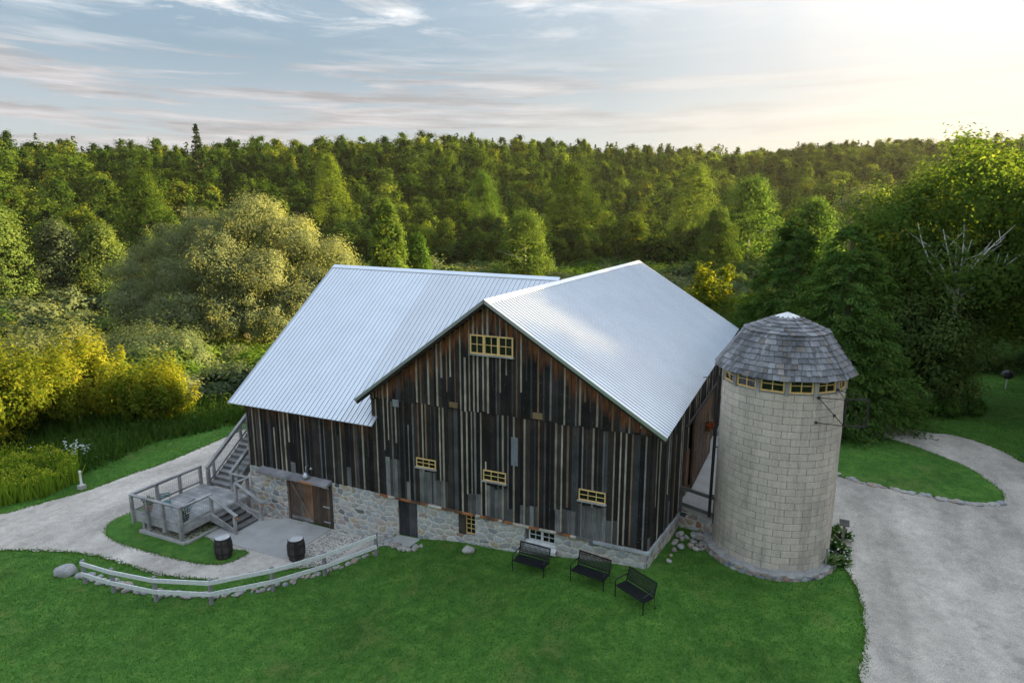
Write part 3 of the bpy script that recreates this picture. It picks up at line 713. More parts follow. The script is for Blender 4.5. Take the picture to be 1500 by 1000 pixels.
# sliding door on the side, on a track, with a plank threshold
mb = MB(); y = 5.4; xw = lambda y: .58 + (y - 5.4) * .02; c0 = brown
while y < 10.4:
    w = rd.uniform(.16, .26); k = rd.uniform(.5, .95); c = rd.choice(brown)
    strip(mb, (xw(y), y), (0.02, 1), (1, -.02), w - .01, .34, 3.55, .05, tuple(v * k for v in c), .3, 1.); y += w
sd = mb.build('sliding_door', M['door_wood'], barn)
mb = MB()
for (a, b) in (((5.45, .42), (10.3, .42)), ((5.45, 3.45), (10.3, 3.45)), ((5.45, 1.95), (10.3, 1.95)), ((5.5, .5), (10.2, 1.9)), ((5.5, 3.4), (10.2, 2.0)), ((5.52, .4), (5.52, 3.5))):
    mb.bar((xw(a[0]) + .065, a[0], a[1]), (xw(b[0]) + .065, b[0], b[1]), .03, .16, (.10, .07, .05), up=(0, 0, 1) if a[0] != b[0] else (0, 1, 0))
mb.build('brace', M['door_wood'], sd)
mb = MB(); mb.bar((.62, 3.5, 3.68), (.85, 14, 3.68), .08, .08); mb.build('door_track', M['dark_iron'], barn)
mb = MB(); mb.box(.42, .52, 4.6, 5.3, .32, 2.2, (.16, .09, .055)); mb.build('board', M['door_wood'], barn)

# ------------------------------------------------------------------ platform between barn and silo
plat = thing('ramp_platform', (1.3, 6, -.7), 'concrete entry platform on a stone retaining wall between barn and silo', 'platform')
mb = MB(); V0 = [(.42, 3.75), (2.3, 3.1), (2.9, 5.8), (2.6, 13), (.55, 13)]
nv = len(V0); mb.add([(a, b, .12) for a, b in V0] + [(a, b, .3) for a, b in V0], [tuple(range(nv, 2 * nv))] + [(i, (i + 1) % nv, nv + (i + 1) % nv, nv + i) for i in range(nv)]); mb.build('slab', M['concrete'], plat)
fm = masonry((.40, 3.85), (2.25, 3.2), (-.33, -.94), -1.6, .13, [], 21, res=.04); fm.build('retaining_wall', M['stone'], plat)
for z_ in (1.11, .42): mb = MB(); mb.bar((.52, 3.6, z_), (2.0, 3.02, z_), .085, .12, (.10, .095, .09)); mb.build('rail', M['door_wood'], plat)
for a_ in ((1.86, 1.98, 2.98, 3.1), (.48, .58, 3.54, 3.66)): mb = MB(); mb.box(*a_, .1, 1.16, (.09, .085, .08)); mb.build('post', M['door_wood'], plat)
mb = MB(); a0, a1 = Vector((.55, 3.6, 0)), Vector((1.95, 3.04, 0))
for k in range(12): p = a0.lerp(a1, k / 11); mb.bar(p + Vector((0, 0, .45)), p + Vector((0, 0, 1.08)), .007, .007)
for k in range(6): z = Vector((0, 0, .5 + k * .1)); mb.bar(a0 + z, a1 + z, .007, .007)
mb.build('mesh_panel', M['steel'], plat)

# ------------------------------------------------------------------ silo
SC = (3.94, 3.52); SR = 2.1; ST = 5.98
silo = thing('silo', (SC[0], SC[1], -.65), 'round pale concrete block silo with a shingled domed roof', 'silo')
mb = MB(); rs = random.Random(2); rows = 26; zb = -.75; rh = (ST - zb) / rows; nb = 21
mb.lathe([(SR - .012, zb), (SR - .012, ST)], (SC[0], SC[1], 0), 84, (.29, .275, .25))
for j in range(rows):
    z0, z1 = zb + j * rh + .009, zb + (j + 1) * rh - .009
    for i in range(nb):
        a0 = 2 * math.pi * (i + (j % 2) * .5) / nb + .0055; a1 = 2 * math.pi * (i + 1 + (j % 2) * .5) / nb - .0055
        g = rs.uniform(.48, .56); col = (g * 1.09, g * .95, g * .79); ro = SR + rs.uniform(-.004, .006); v = []; f = []
        for k in range(5):
            t = a0 + (a1 - a0) * k / 4
            for rr_, z in ((SR - .012, z0), (ro, z0 + .008), (ro, z1 - .008), (SR - .012, z1)): v.append((SC[0] + rr_ * math.cos(t), SC[1] + rr_ * math.sin(t), z))
        for k in range(4):
            b = 4 * k; f += [(b, b + 4, b + 5, b + 1), (b + 1, b + 5, b + 6, b + 2), (b + 2, b + 6, b + 7, b + 3)]
        f += [(0, 1, 2, 3), (19, 18, 17, 16)]
        mb.add(v, f, col)
mb.build('wall', M['block'], silo)
def footing():
    us = np.linspace(0, 2 * math.pi, 420); zs = np.array([-1.6, -1.0, -.8, -.7, -.62, -.55, -.49, -.455, -.45])
    m = MB(); nn = len(us); rr_ = [.34, .34, .335, .33, .32, .31, .28, .2, -.02]; U, Z = np.meshgrid(us * 2.4, zs); e, idd = stone_field(U, Z, 44, .3, .2)
    for j, z in enumerate(zs):
        for i, u in enumerate(us):
            q = SR + rr_[j] + float(.05 * sst(.05, .4, e[j, i])) * (1 if 0 < j < 7 else 0); zz = z + (.02 * math.sin(u * 9) + .02 * math.sin(u * 23) if j > 4 else 0)
            m.v.append((SC[0] + q * math.cos(u), SC[1] + q * math.sin(u), zz)); m.fr.append(0.)
    for j in range(len(zs) - 1):
        for i in range(nn - 1):
            m.f.append((j * nn + i, j * nn + i + 1, (j + 1) * nn + i + 1, (j + 1) * nn + i)); d = e[j, i]; c = np.array(PALETTE[int(np.searchsorted(PW, min(idd[j, i], .999)))][0]) * .75
            m.c.append((.30, .29, .27) if d < .16 or j > 5 else tuple(c)); m.mi.append(0)
    m.build('footing', M['stone'], silo)
footing()
NS = 14; WR = SR - .02
ang0 = math.atan2(CAM[1] - SC[1], CAM[0] - SC[0]) + R(-8) + math.pi / NS * 0
mb = MB()
for k in range(NS):
    t = ang0 + 2 * math.pi * (k + .5) / NS; c, s_ = math.cos(t), math.sin(t); o = Vector((SC[0] + c * (WR + .0), SC[1] + s_ * WR, 0))
    mb.bar(o + Vector((0, 0, ST - .02)), o + Vector((0, 0, 6.62)), .14, .12, (.30, .29, .28), up=(c, s_, 0))
mb.lathe([(WR - .16, ST - .02), (WR - .0, ST - .02), (WR - .0, ST + .03), (WR - .16, ST + .03)], (SC[0], SC[1], 0), NS * 2, (.3, .29, .28)); mb.lathe([(WR - .3, 6.6), (WR + .02, 6.6)], (SC[0], SC[1], 0), NS * 2, (.2, .18, .17))
mb.build('mullion_post', M['door_wood'], silo)
rp = WR * math.cos(math.pi / NS)
for k in range(NS):
    t = ang0 + 2 * math.pi * k / NS; hw = WR * math.sin(math.pi / NS) - .07; z0, z1 = ST + .045, 6.58
    fr = Vector((math.cos(t), math.sin(t), 0)); sd_ = Vector((-math.sin(t), math.cos(t), 0)); base = Vector((SC[0], SC[1], 0)) + fr * (rp - .01)
    m = MB(); g = MB()
    P = lambda a, z, o=0: base + sd_ * a + Vector((0, 0, z)) + fr * o
    for a in (-hw + .028, hw - .028): m.bar(P(a, z0), P(a, z1), .056, .07, up=fr)
    m.bar(P(0, z0), P(0, z1), .03, .05, up=fr)
    for z in (z0 + .028, z1 - .028): m.bar(P(-hw + .056, z), P(hw - .056, z), .07, .056)
    m.bar(P(-hw + .056, (z0 + z1) / 2), P(hw - .056, (z0 + z1) / 2), .045, .028)
    wo = m.build('window', M['yellow'] if k != 4 else M['yellow'], silo)
    g.add([P(-hw, z0, -.015), P(hw, z0, -.015), P(hw, z1, -.015), P(-hw, z1, -.015)], [(0, 1, 2, 3)]); g.build('pane', M['glass'], wo)
# shingled roof: two pitches, 14 facets, every shingle modelled
def shingles(m, r0, z0, r1, z1, rows, nrm_lift=.045, over=1.35):
    for k in range(NS):
        ta = ang0 + 2 * math.pi * (k - .5) / NS; tb = ang0 + 2 * math.pi * (k + .5) / NS
        def at(u, s, lift):    # u along the facet 0..1, s up the slope 0..1
            r = r0 + (r1 - r0) * s; z = z0 + (z1 - z0) * s
            A = Vector((SC[0] + r * math.cos(ta), SC[1] + r * math.sin(ta), z)); B = Vector((SC[0] + r * math.cos(tb), SC[1] + r * math.sin(tb), z))
            n = Vector((math.cos((ta + tb) / 2) * (z1 - z0), math.sin((ta + tb) / 2) * (z1 - z0), r0 - r1)).normalized(); return A.lerp(B, u) + n * lift
        m.add([at(0, 0, -.02), at(1, 0, -.02), at(1, 1, -.02), at(0, 1, -.02)], [(0, 1, 2, 3), (3, 2, 1, 0)], (.05, .045, .04))
        for j in range(rows):
            s0 = j / rows; s1 = min(1.0, (j + over) / rows); u = 0; width = 2 * (r0 + (r1 - r0) * s0) * math.sin(math.pi / NS)
            while u < .999:
                w = rs.uniform(.13, .34) / width
                if 1 - u - w < .07: w = 1 - u
                g = rs.uniform(.12, .25); q = rs.random(); col = (g * .95, g * .96, g * 1.02) if q < .88 else (g * 1.0, g * .9, g * .83)
                dj = rs.uniform(-.12, .05) / rows; lf = nrm_lift * rs.uniform(.9, 1.3); e = .006 / width
                v = [at(u + e, s0 + dj, lf), at(u + w - e, s0 + dj, lf), at(u + w - e, s1, .004), at(u + e, s1, .004), at(u + e, s0 + dj, lf - .034), at(u + w - e, s0 + dj, lf - .034), at(u + w - e, s1, -.01), at(u + e, s1, -.01)]
                m.add(v, [(0, 1, 2, 3), (4, 5, 1, 0), (1, 5, 6, 2), (0, 3, 7, 4)], col); u += w
        for (s0, s1) in [(j / rows, (j + 1.1) / rows) for j in range(rows)]:      # hip shingles over the joint
            g = rs.uniform(.12, .24); hw = .07 / (2 * (r0 + (r1 - r0) * s0) * math.sin(math.pi / NS))
            m.add([at(0, s0, .055), at(hw, s0, .04), at(hw, s1, .02), at(0, s1, .03), at(-hw, s0, .04 ), at(-hw, s1, .02)], [(0, 1, 2, 3), (4, 0, 3, 5)], (g, g * .97, g * .98))
mb = MB(); shingles(mb, 2.40, 6.50, 1.40, 7.92, 8); shingles(mb, 1.47, 7.88, .36, 8.36, 5); mb.build('roof', M['shingle'], silo)
mb = MB(); mb.lathe([(.44, 8.34), (.42, 8.37), (0, 8.52)], (SC[0], SC[1], 0), NS); mb.build('roof_cap', M['white'], silo)
# iron hoist bracket on the right flank and the old blower pipe on the left
mb = MB(); RB = lambda u, v_: None
pA, pB, pC, pD = (5.15, 1.76, 5.92), (5.14, 1.76, 5.05), (5.72, 2.35, 6.12), (5.70, 2.35, 5.2)
q0, q1, q2, q3 = (5.95, 1.75, 5.95), (5.97, 1.72, 5.05), (6.62, 1.75, 6.02), (6.62, 1.72, 5.12)
mb.bar(q0, q1, .06, .06); mb.bar(q2, q3, .06, .06); mb.bar(q0, q2, .04, .04); mb.bar(q1, q3, .045, .045)
for a, b in ((pA, q0), (pA, q1), (pB, q1), (pC, q0), (pC, q2), (pD, q1), (q0, q3)): mb.tube([a, b], .014, 5)
for a in (pA, pB, pC, pD): mb.box(a[0] - .04, a[0] + .04, a[1] - .05, a[1] + .03, a[2] - .04, a[2] + .04)
mb.build('bracket', M['dark_iron'], silo)
mb = MB(); mb.tube([(1.72, 3.1, .3), (1.78, 3.05, 6.05)], .06, 8); mb.bar((1.78, 3.05, 5.98), (1.25, 2.75, 5.98), .03, .03)
for z in (1.2, 3.2, 5.2): mb.bar((1.74, 3.1, z), (1.95, 3.2, z), .04, .04)
mb.build('pipe', M['dark_iron'], silo)

# ------------------------------------------------------------------ deck with two stairs
deck = thing('deck', (-21.3, -1.8, -2.4), 'raised grey timber deck with mesh railings and stairs beside the barn', 'deck')
DX0, DX1, DY0, DY1, DZ, RT = -22.92, -19.78, -3.68, 0.0, -1.6, -.62
rk = random.Random(4)
def gw(): g = rk.uniform(.27, .37); return (g * 1.0, g * .965, g * .95)
def wbox(m, *a): m.box(*a, gw())
def wbar(m, p, q, w, h, up=(0, 0, 1)): m.bar(p, q, w, h, gw(), up)
mb = MB(); y = DY0
while y < DY1 - .01:
    wbox(mb, DX0, DX1, y, min(y + .134, DY1), DZ - .04, DZ + rk.uniform(-.002, .002)); y += .142
mb.box(DX0 + .1, DX1 - .1, DY0 + .1, DY1 - .05, DZ - .2, DZ - .045, (.10, .095, .09)); mb.build('floor', M['deck_wood'], deck)
for args in ((DX0, DX1, DY0 - .05, DY0 - .005, DZ - .34, DZ - .02), (DX0 - .05, DX0 - .005, DY0 - .05, DY1, DZ - .34, DZ - .02), (DX1 + .005, DX1 + .05, DY0 - .05, DY1, DZ - .34, DZ - .02)):
    mb = MB(); wbox(mb, *args); mb.build('rim_board', M['deck_wood'], deck, bevel=.006)
def post(x, y, z0, z1, w=.13):
    m = MB(); m.box(x - w / 2, x + w / 2, y - w / 2, y + w / 2, z0, z1, gw()); return m.build('post', M['deck_wood'], deck, bevel=.008)
for x in (-21.88, -20.84): post(x, DY0 - .115, DZ - .42, RT - .05)
post(DX0 - .02, DY0 - .115, DZ - .42, RT - .05); post(DX1 + .02, DY0 - .115, -2.5, RT - .05, .15)
post(DX0 + .42, DY0 + .1, -2.5, DZ - .2, .16)
for y in (-2.45, -1.22, -.02): post(DX0 - .115, y, DZ - .42, RT - .05)
post(DX1 + .115, -2.22, DZ - .42, RT - .05); post(DX1 + .09, -.80, -2.4, RT - .05); post(-19.66, -.10, -2.4, RT - .05)
def rail(p, q, w=.15, h=.045, name='handrail'):
    m = MB(); wbar(m, p, q, w, h); return m.build(name, M['deck_wood'], deck, bevel=.006)
rail((DX0 - .1, DY0 - .1, RT - .025), (DX1 + .1, DY0 - .1, RT - .025)); rail((DX0 - .1, DY0 - .02, RT - .026), (DX0 - .1, .05, RT - .026)); rail((DX1 + .1, DY0 - .02, RT - .024), (DX1 + .1, -2.15, RT - .024))
rail((DX1 + .1, -.74, RT - .025), (-19.6, -.04, RT - .025)); rail((-20.85, -.06, RT - .03), (-19.62, -.06, RT - .03))
rail((DX0, DY0 - .06, DZ + .14), (DX1, DY0 - .06, DZ + .14), .04, .12, 'rail'); rail((DX0 - .06, DY0, DZ + .14), (DX0 - .06, .0, DZ + .14), .04, .10, 'rail'); rail((DX1 + .06, DY0, DZ + .14), (DX1 + .06, -2.2, DZ + .14), .04, .12, 'rail')
rail((DX0, DY0 - .07, RT - .09), (DX1, DY0 - .07, RT - .09), .04, .09, 'rail'); rail((DX0 - .07, DY0, RT - .09), (DX0 - .07, 0, RT - .09), .04, .09, 'rail'); rail((DX1 + .07, DY0, RT - .09), (DX1 + .07, -2.2, RT - .09), .04, .09, 'rail')
def mesh(p, q, z0, z1, dz=0., step=.105, t=.008):
    m = MB(); p = Vector((*p, 0)); q = Vector((*q, 0)); L = (q - p).length; n = max(2, int(L / step))
    for k in range(n + 1):
        w = p.lerp(q, k / n); a = dz * k / n; m.bar(w + Vector((0, 0, z0 + a)), w + Vector((0, 0, z1 + a)), t, t)
    n = int((z1 - z0) / step)
    for k in range(n + 1): z = z0 + (z1 - z0) * k / n; m.bar(p + Vector((0, 0, z)), q + Vector((0, 0, z + dz)), t, t)
    m.build('mesh_panel', M['steel'], deck)
for a, b in ((DX0, -21.88), (-21.88, -20.84), (-20.84, DX1)): mesh((a, DY0 - .06), (b, DY0 - .06), DZ + .2, RT - .12)
for a, b in ((DY0, -2.45), (-2.45, -1.22), (-1.22, 0)): mesh((DX0 - .06, a), (DX0 - .06, b), DZ + .19, RT - .12)
mesh((DX1 + .06, DY0), (DX1 + .06, -2.25), DZ + .2, RT - .12)
# short stair down to the patio
st = MB()
for (y) in (-2.22, -.84):
    st.add([(DX1 + .03, y - .03, DZ - .02), (-18.05, y - .03, -2.27), (-18.3, y - .03, -2.27), (DX1 + .03, y - .03, DZ - .40), (DX1 + .03, y + .03, DZ - .02), (-18.05, y + .03, -2.27), (-18.3, y + .03, -2.27), (DX1 + .03, y + .03, DZ - .40)],
           [(3, 2, 1, 0), (4, 5, 6, 7), (0, 1, 5, 4), (1, 2, 6, 5), (2, 3, 7, 6), (3, 0, 4, 7)], gw())
stair = st.build('stair', M['deck_wood'], deck)
for k in range(4):
    z = DZ - .14 * (k + 1); x = DX1 + .05 + .36 * k; m = MB(); g = rk.uniform(.09, .15); c = (g, g * .95, g * .92)
    m.box(x, x + .38, -2.19, -.87, z - .04, z, c); m.box(x + .34, x + .362, -2.19, -.87, z - .15, z - .042, tuple(v * .7 for v in c)); m.build('tread', M['deck_wood'], stair)
for y in (-2.3, -.78):
    post(-18.14, y, -2.3, -1.42, .12); rail((DX1 + .06, y, RT - .02), (-18.0, y, -1.36), .16, .045); rail((DX1 + .1, y, DZ + .02), (-18.2, y, -2.08), .05, .13, 'rail')
for y in (-2.3, -.78): mb = MB(); mb.bar((-18.05, y, -1.47), (-17.99, y, -1.51), .14, .09, (.42, .2, .09)); mb.build('rail_end', M['deck_wood'], deck)
# long stair up to the loft door on the left side of the barn
SX0, SX1, SY, RISE = -22.45, -20.9, .05, .74
st = MB()
for x in (SX0, SX1):
    st.bar((x, SY, DZ - .12), (x, SY + 4.4, DZ - .12 + 4.4 * RISE), .06, .28, gw())
up = st.build('stair', M['deck_wood'], deck)
for k in range(16):
    z = DZ + .2 * (k + 1); y = SY + .27 * k; m = MB(); g = rk.uniform(.22, .32); m.box(SX0 + .03, SX1 - .03, y, y + .29, z - .045, z, (g, g * .97, g * .94)); m.box(SX0 + .03, SX1 - .03, y + .015, y + .03, z - .2, z - .047, (.14, .13, .125)); m.build('tread', M['deck_wood'], up)
zt = DZ + 4.4 * RISE
for x, xo in ((SX0, -.07), (SX1, .07)):
    rail((x + xo, SY - .12, RT - .02), (x + xo, SY + 4.4, zt + .98), .17, .05); rail((x + xo * .8, SY, RT - .12), (x + xo * .8, SY + 4.4, zt + .88), .04, .1, 'rail'); rail((x + xo * .8, SY, DZ + .16), (x + xo * .8, SY + 4.4, zt + .2), .04, .1, 'rail')
    post(x + xo, SY - .02, DZ - .4, RT - .06, .15)
    for d in (.35, 2.2, 4.3): post(x + xo, SY + d, DZ + d * RISE - .3, RT + d * RISE - .05, .12)
    mesh((x + xo * .8, SY + .1), (x + xo * .8, SY + 4.3), DZ + .3, RT - .12, 4.2 * RISE)
mb = MB(); wbox(mb, SX0 - .1, -19.6, SY + 4.35, SY + 5.9, zt - .2, zt - .04); mb.build('landing', M['deck_wood'], deck)
for x in (SX0, -20.9): post(x, SY + 5.8, -2.5, zt + .95, .15)
post(SX0, SY + 4.5, -2.5, zt - .2, .15)
mb = MB(); mb.box(-22.45, -19.5, -3.93, -3.80, -2.5, -2.22); mb.box(-19.52, -19.40, -3.80, -2.0, -2.5, -2.23); mb.build('curb', M['concrete'], deck)

# ------------------------------------------------------------------ small things with their parts
def barrel(loc, label, rz):
    t = thing('barrel', loc, label, 'barrel', 'old oak barrels on the patio edge', rz)
    m = MB(); n = 24; prof = [(.30, 0), (.335, .12), (.365, .3), (.375, .45), (.365, .6), (.335, .78), (.30, .9)]; rr = random.Random(1)
    for k in range(n):
        a, b = 2 * math.pi * k / n + .012, 2 * math.pi * (k + 1) / n - .012; g = rr.uniform(.035, .075); v = []
        for r, z in prof: v += [(r * math.cos(a), r * math.sin(a), z), (r * math.cos(b), r * math.sin(b), z)]
        m.add(v, [(2 * i, 2 * i + 1, 2 * i + 3, 2 * i + 2) for i in range(len(prof) - 1)], (g * 1.05, g * .95, g * .88))
    m.lathe([(.294, .02), (.33, .3), (.36, .45), (.33, .7), (.296, .88)], n=24, col=(.02, .018, .016)); m.build('body', M['deck_wood'], t, local=True)
    m = MB(); m.lathe([(.30, .9), (.272, .9), (.272, .865), (0, .865)], n=24, col=(.50, .49, .48)); m.build('lid', M['deck_wood'], t, local=True)  # lid coloured pale to carry the sky's reflection
    for z, r in ((.05, .318), (.22, .357), (.29, .368), (.61, .368), (.68, .357), (.85, .318)):
        m = MB(); m.lathe([(r - .006, z - .022), (r + .004, z - .022), (r + .004, z + .022), (r - .006, z + .022)], n=24); m.build('hoop', M['dark_iron'], t, local=True)
    return t
barrel((-14.15, -2.72, -2.265), 'dark oak barrel on the concrete patio near the plank doors', .3)
barrel((-17.07, -3.9, hz(-17.07, -3.9) + .05), 'dark oak barrel on the grass beside the deck steps', 1.1)

def bench(px, py, rz, label):
    t = thing('bench', (px, py, hz(px, py)), label, 'bench', 'black metal benches on the lawn', rz); k = 'black_metal'
    w = .62
    m = MB(); 
    for i in range(13): y = -.27 + i * .038; m.box(-w, w, y, y + .027, .425, .437)
    for x in (-w, 0, w): m.bar((x, -.28, .415), (x, .22, .415), .03, .03)
    m.bar((-w, -.28, .42), (w, -.28, .42), .035, .035); m.build('seat', M[k], t, local=True)
    m = MB(); b0, b1 = (.235, .50), (.34, .90)
    for z, y in ((.5, .235), (.9, .34)): m.bar((-w, y, z), (w, y, z), .035, .035)
    for i in range(24):
        x = -w + .03 + i * (2 * w - .06) / 23; m.bar((x, .24, .51), (x + (.05 if i % 2 else -.05) * .0, .337, .89), .03, .006, up=(0, 1, 0))
    for i in range(7): s = i / 6; m.bar((-w, .24 + .1 * s, .52 + .36 * s), (w, .24 + .1 * s, .52 + .36 * s), .007, .018, up=(0, 0, 1))
    m.build('backrest', M[k], t, local=True)
    for s in (-1, 1):
        m = MB(); m.tube([(s * w, .27, .66), (s * (w + .02), .1, .665), (s * (w + .02), -.2, .64), (s * (w + .02), -.29, .60), (s * (w + .02), -.30, .56)], .021, 8); m.build('armrest', M[k], t, local=True, smooth=True)
        m = MB(); m.tube([(s * (w + .02), -.30, .58), (s * (w + .02), -.29, .0)], .021, 8); m.build('leg', M[k], t, local=True)
        m = MB(); m.tube([(s * w, .345, .92), (s * w, .22, .44), (s * (w + .01), .30, .0)], .021, 8); m.build('leg', M[k], t, local=True)
bench(-4.03, -1.22, R(-3), 'black metal bench beneath the white basement window, leftmost of the three')
bench(-1.64, -1.48, R(-9), 'black metal bench between the other two, its back parallel to the stone wall')
bench(.10, -2.05, R(-30), 'black metal bench turned away from the wall near the barn corner')

# white rail fence
FP = [(-20.59, -7.52), (-18.9, -7.48), (-16.8, -7.24), (-14.7, -6.54), (-13.24, -4.96), (-12.14, -3.29), (-10.75, -1.75)]
fence = thing('rail_fence', (-15.5, -6.9, -2.35), 'curving two-rail fence with whitewashed boards above the lane', 'fence')
FZ = [hz(*p) for p in FP]
for p, z in zip(FP, FZ):
    m = MB(); m.box(p[0] - .06, p[0] + .06, p[1] - .06, p[1] + .06, z - .3, z + 1.02, (.27, .26, .26)); m.build('post', M['fence_post'], fence, bevel=.008)
for i in range(len(FP) - 1):
    a, b = Vector((*FP[i], FZ[i])), Vector((*FP[i + 1], FZ[i + 1])); d = (b - a).normalized(); nn = Vector((d.y, -d.x, 0)).normalized()
    for hgt in (.90, .44):
        m = MB(); off = nn * .082 + Vector((0, 0, hgt)); m.bar(a + off - d * .04, b + off + d * .02, .045, .165); m.build('rail', M['fence_paint'], fence, bevel=.005)

def rock_mesh(seed, n=2):
    m = bpy.data.meshes.new('rock'); import bmesh
    bm = bmesh.new(); bmesh.ops.create_icosphere(bm, subdivisions=n + 1, radius=1)
    for v in bm.verts:
        q = v.co.copy(); k = 1 + .28 * mnoise.noise(q * 1.1 + Vector((seed * 7, 3, 1))) + .1 * mnoise.noise(q * 3 + Vector((seed, 0, 5))); v.co = q * k
        v.co.z *= .72
    bm.to_mesh(m); bm.free(); m.materials.append(M['rock']); m.polygons.foreach_set('use_smooth', np.ones(len(m.polygons), bool)); return m
ROCKS = [rock_mesh(i) for i in range(7)]
def rock(x, y, r, label, group=None, name='rock', z=None, flat=1., mesh_=None):
    o = bpy.data.objects.new(name, mesh_ or random.choice(ROCKS)); COL.objects.link(o)
    o.location = (x, y, (hz(x, y) if z is None else z) + r * .3 * flat); o.scale = (r * random.uniform(.8, 1.3), r * random.uniform(.75, 1.1), r * flat * random.uniform(.7, 1)); o.rotation_euler = (random.uniform(-.2, .2), random.uniform(-.2, .2), random.uniform(0, 6.3))
    return tag(o, label, 'rock', group)
b = rock(-22.05, -7.4, .62, 'large pale boulder at the left end of the whitewashed fence', name='boulder'); b.scale = (.42, .34, .40); b.location.z -= .08; b.rotation_euler = (0, 0, .2); b['category'] = 'boulder'
rock(-7.04, -.62, .27, 'single pale rounded rock on the grass at the foot of the stone wall')
def along(pts, n, jit, f):
    P = [Vector(p) for p in pts]; L = [0]
    for a, b_ in zip(P[:-1], P[1:]): L.append(L[-1] + (b_ - a).length)
    for k in range(n):
        s = L[-1] * (k + random.uniform(.2, .8)) / n; i = max(j for j in range(len(P) - 1) if L[j] <= s); t = (s - L[i]) / (L[i + 1] - L[i]); q = P[i].lerp(P[i + 1], t)
        f(q.x + random.uniform(-jit, jit), q.y + random.uniform(-jit, jit))
off = [(x + .35 * dx, y + .35 * dy) for (x, y), (dx, dy) in zip(FP, ((-.2, 1.1), (0, 1.0), (-.2, 1), (-.7, .8), (-.9, .5), (-.8, .5), (-.6, .4)))]
along([(-21.4, -7.3)] + off[:4], 44, .16, lambda x, y: rock(x, y, random.uniform(.09, .2), 'grey fieldstone in the rock row under the whitewashed fence', 'fieldstones in the row under the fence'))
along(off[3:], 62, .17, lambda x, y: rock(x, y, random.uniform(.06, .13), 'grey fieldstone in the rock row under the whitewashed fence', 'fieldstones in the row under the fence'))
along([(5.9, 10.35), (7.36, 9.57), (9.42, 9.25), (11.1, 9.02), (12.1, 9.25), (12.6, 9.6)], 46, .07, lambda x, y: rock(x, y, random.uniform(.08, .19), 'small stone edging the lawn island along the gravel drive', 'stones edging the lawn island', flat=.8))
for i in range(24):
    x, y = random.uniform(.5, 2.0), random.uniform(2.0, 3.2); rock(x, y, random.uniform(.06, .17), 'rubble stone piled below the platform between barn and silo', 'rubble stones below the platform')
for i in range(5): rock(.35 + random.uniform(-.1, .3) + i * .12, .9 + i * .45, random.uniform(.07, .12), 'small stone along the foot of the barn side wall', 'small stones by the barn corner')
along([(-11.2, -.25), (-10.9, -.9), (-9.5, -.95), (-9.3, -.5)], 16, .1, lambda x, y: rock(x, y, random.uniform(.1, .2), 'pale stone edging the slab before the small dark door', 'stones edging the door slab'))
for i in range(10): rock(random.uniform(-18.9, -17.1), random.uniform(-.45, -.1), random.uniform(.07, .16), 'loose stone heaped against the foundation left of the plank doors', 'loose stones at the foundation', z=-2.3)
rock(-22.2, -3.55, .2, 'pale round rock on the pebbles under the deck corner'); 
slab = MB(); slab.add([(-10.95, -.95, -1.74), (-9.75, -1.05, -1.66), (-9.7, -.02, -1.70), (-10.9, -.02, -1.76), (-10.95, -.95, -2.1), (-9.75, -1.05, -2.1), (-9.7, -.02, -2.1), (-10.9, -.02, -2.1)], [(0, 1, 2, 3), (4, 5, 1, 0), (5, 6, 2, 1), (7, 4, 0, 3)])
tag(slab.build('door_slab', M['concrete'], bevel=.02), 'rough concrete slab sloping out from the small dark door', 'slab')

# bistro set and pots on the deck
def bistro_chair(x, y, rz, label):
    t = thing('folding_chair', (x, y, DZ), label, 'chair', 'teal folding chairs on the deck', rz)
    m = MB()
    for i in range(6): m.box(-.19, .19, -.19 + i * .066, -.19 + i * .066 + .05, .44, .455)
    m.build('seat', M['teal'], t, local=True)
    m = MB()
    for z in (.62, .70, .78): m.bar((-.19, .2 + (z - .45) * .25, z), (.19, .2 + (z - .45) * .25, z), .012, .05)
    m.build('backrest', M['teal'], t, local=True)
    for s in (-1, 1):
        m = MB(); m.tube([(s * .2, -.24, 0), (s * .2, .2, .45), (s * .2, .3, .82)], .012, 5); m.build('leg', M['teal'], t, local=True)
        m = MB(); m.tube([(s * .18, .24, 0), (s * .18, -.2, .45)], .012, 5); m.build('leg', M['teal'], t, local=True)
bistro_chair(-21.75, -2.95, R(60), 'teal folding chair on the deck beside the terracotta pot')
bistro_chair(-20.45, -2.9, R(-75), 'teal folding chair on the deck near the corner post')
# ------------------------------------------------------------------ foliage machinery
def unit(v): return v / np.maximum(np.linalg.norm(v, axis=1, keepdims=True), 1e-6)
def leaf_mesh(name, P, N, size, mat, aspect=.55, v=None, axis=None, tri=False):
    n = len(P); r = rng.normal(size=(n, 3)) if axis is None else axis + .25 * rng.normal(size=(n, 3))
    T = unit(r - (r * N).sum(1, keepdims=True) * N); B = np.cross(N, T); s = np.broadcast_to(np.asarray(size, float).reshape(-1, 1), (n, 1)) * rng.uniform(.7, 1.3, (n, 1)) * .5
    fold = N * s * .25
    if tri:
        V = np.stack([P - B * s * aspect, P + B * s * aspect, P + T * 2 * s], 1); k = 3
    else:
        V = np.stack([P - T * s, P + B * s * aspect + fold - T * s * .1, P + T * s, P - B * s * aspect + fold - T * s * .1], 1); k = 4
    me = bpy.data.meshes.new(name); me.vertices.add(n * k); me.vertices.foreach_set('co', V.reshape(-1).astype(np.float32))
    me.loops.add(n * k); me.loops.foreach_set('vertex_index', np.arange(n * k, dtype=np.int32)); me.polygons.add(n)
    me.polygons.foreach_set('loop_start', np.arange(0, n * k, k, dtype=np.int32)); me.polygons.foreach_set('loop_total', np.full(n, k, np.int32))
    a = me.attributes.new('v', 'FLOAT', 'FACE'); a.data.foreach_set('value', (rng.random(n) if v is None else v).astype(np.float32))
    me.update(); me.materials.append(mat); return me
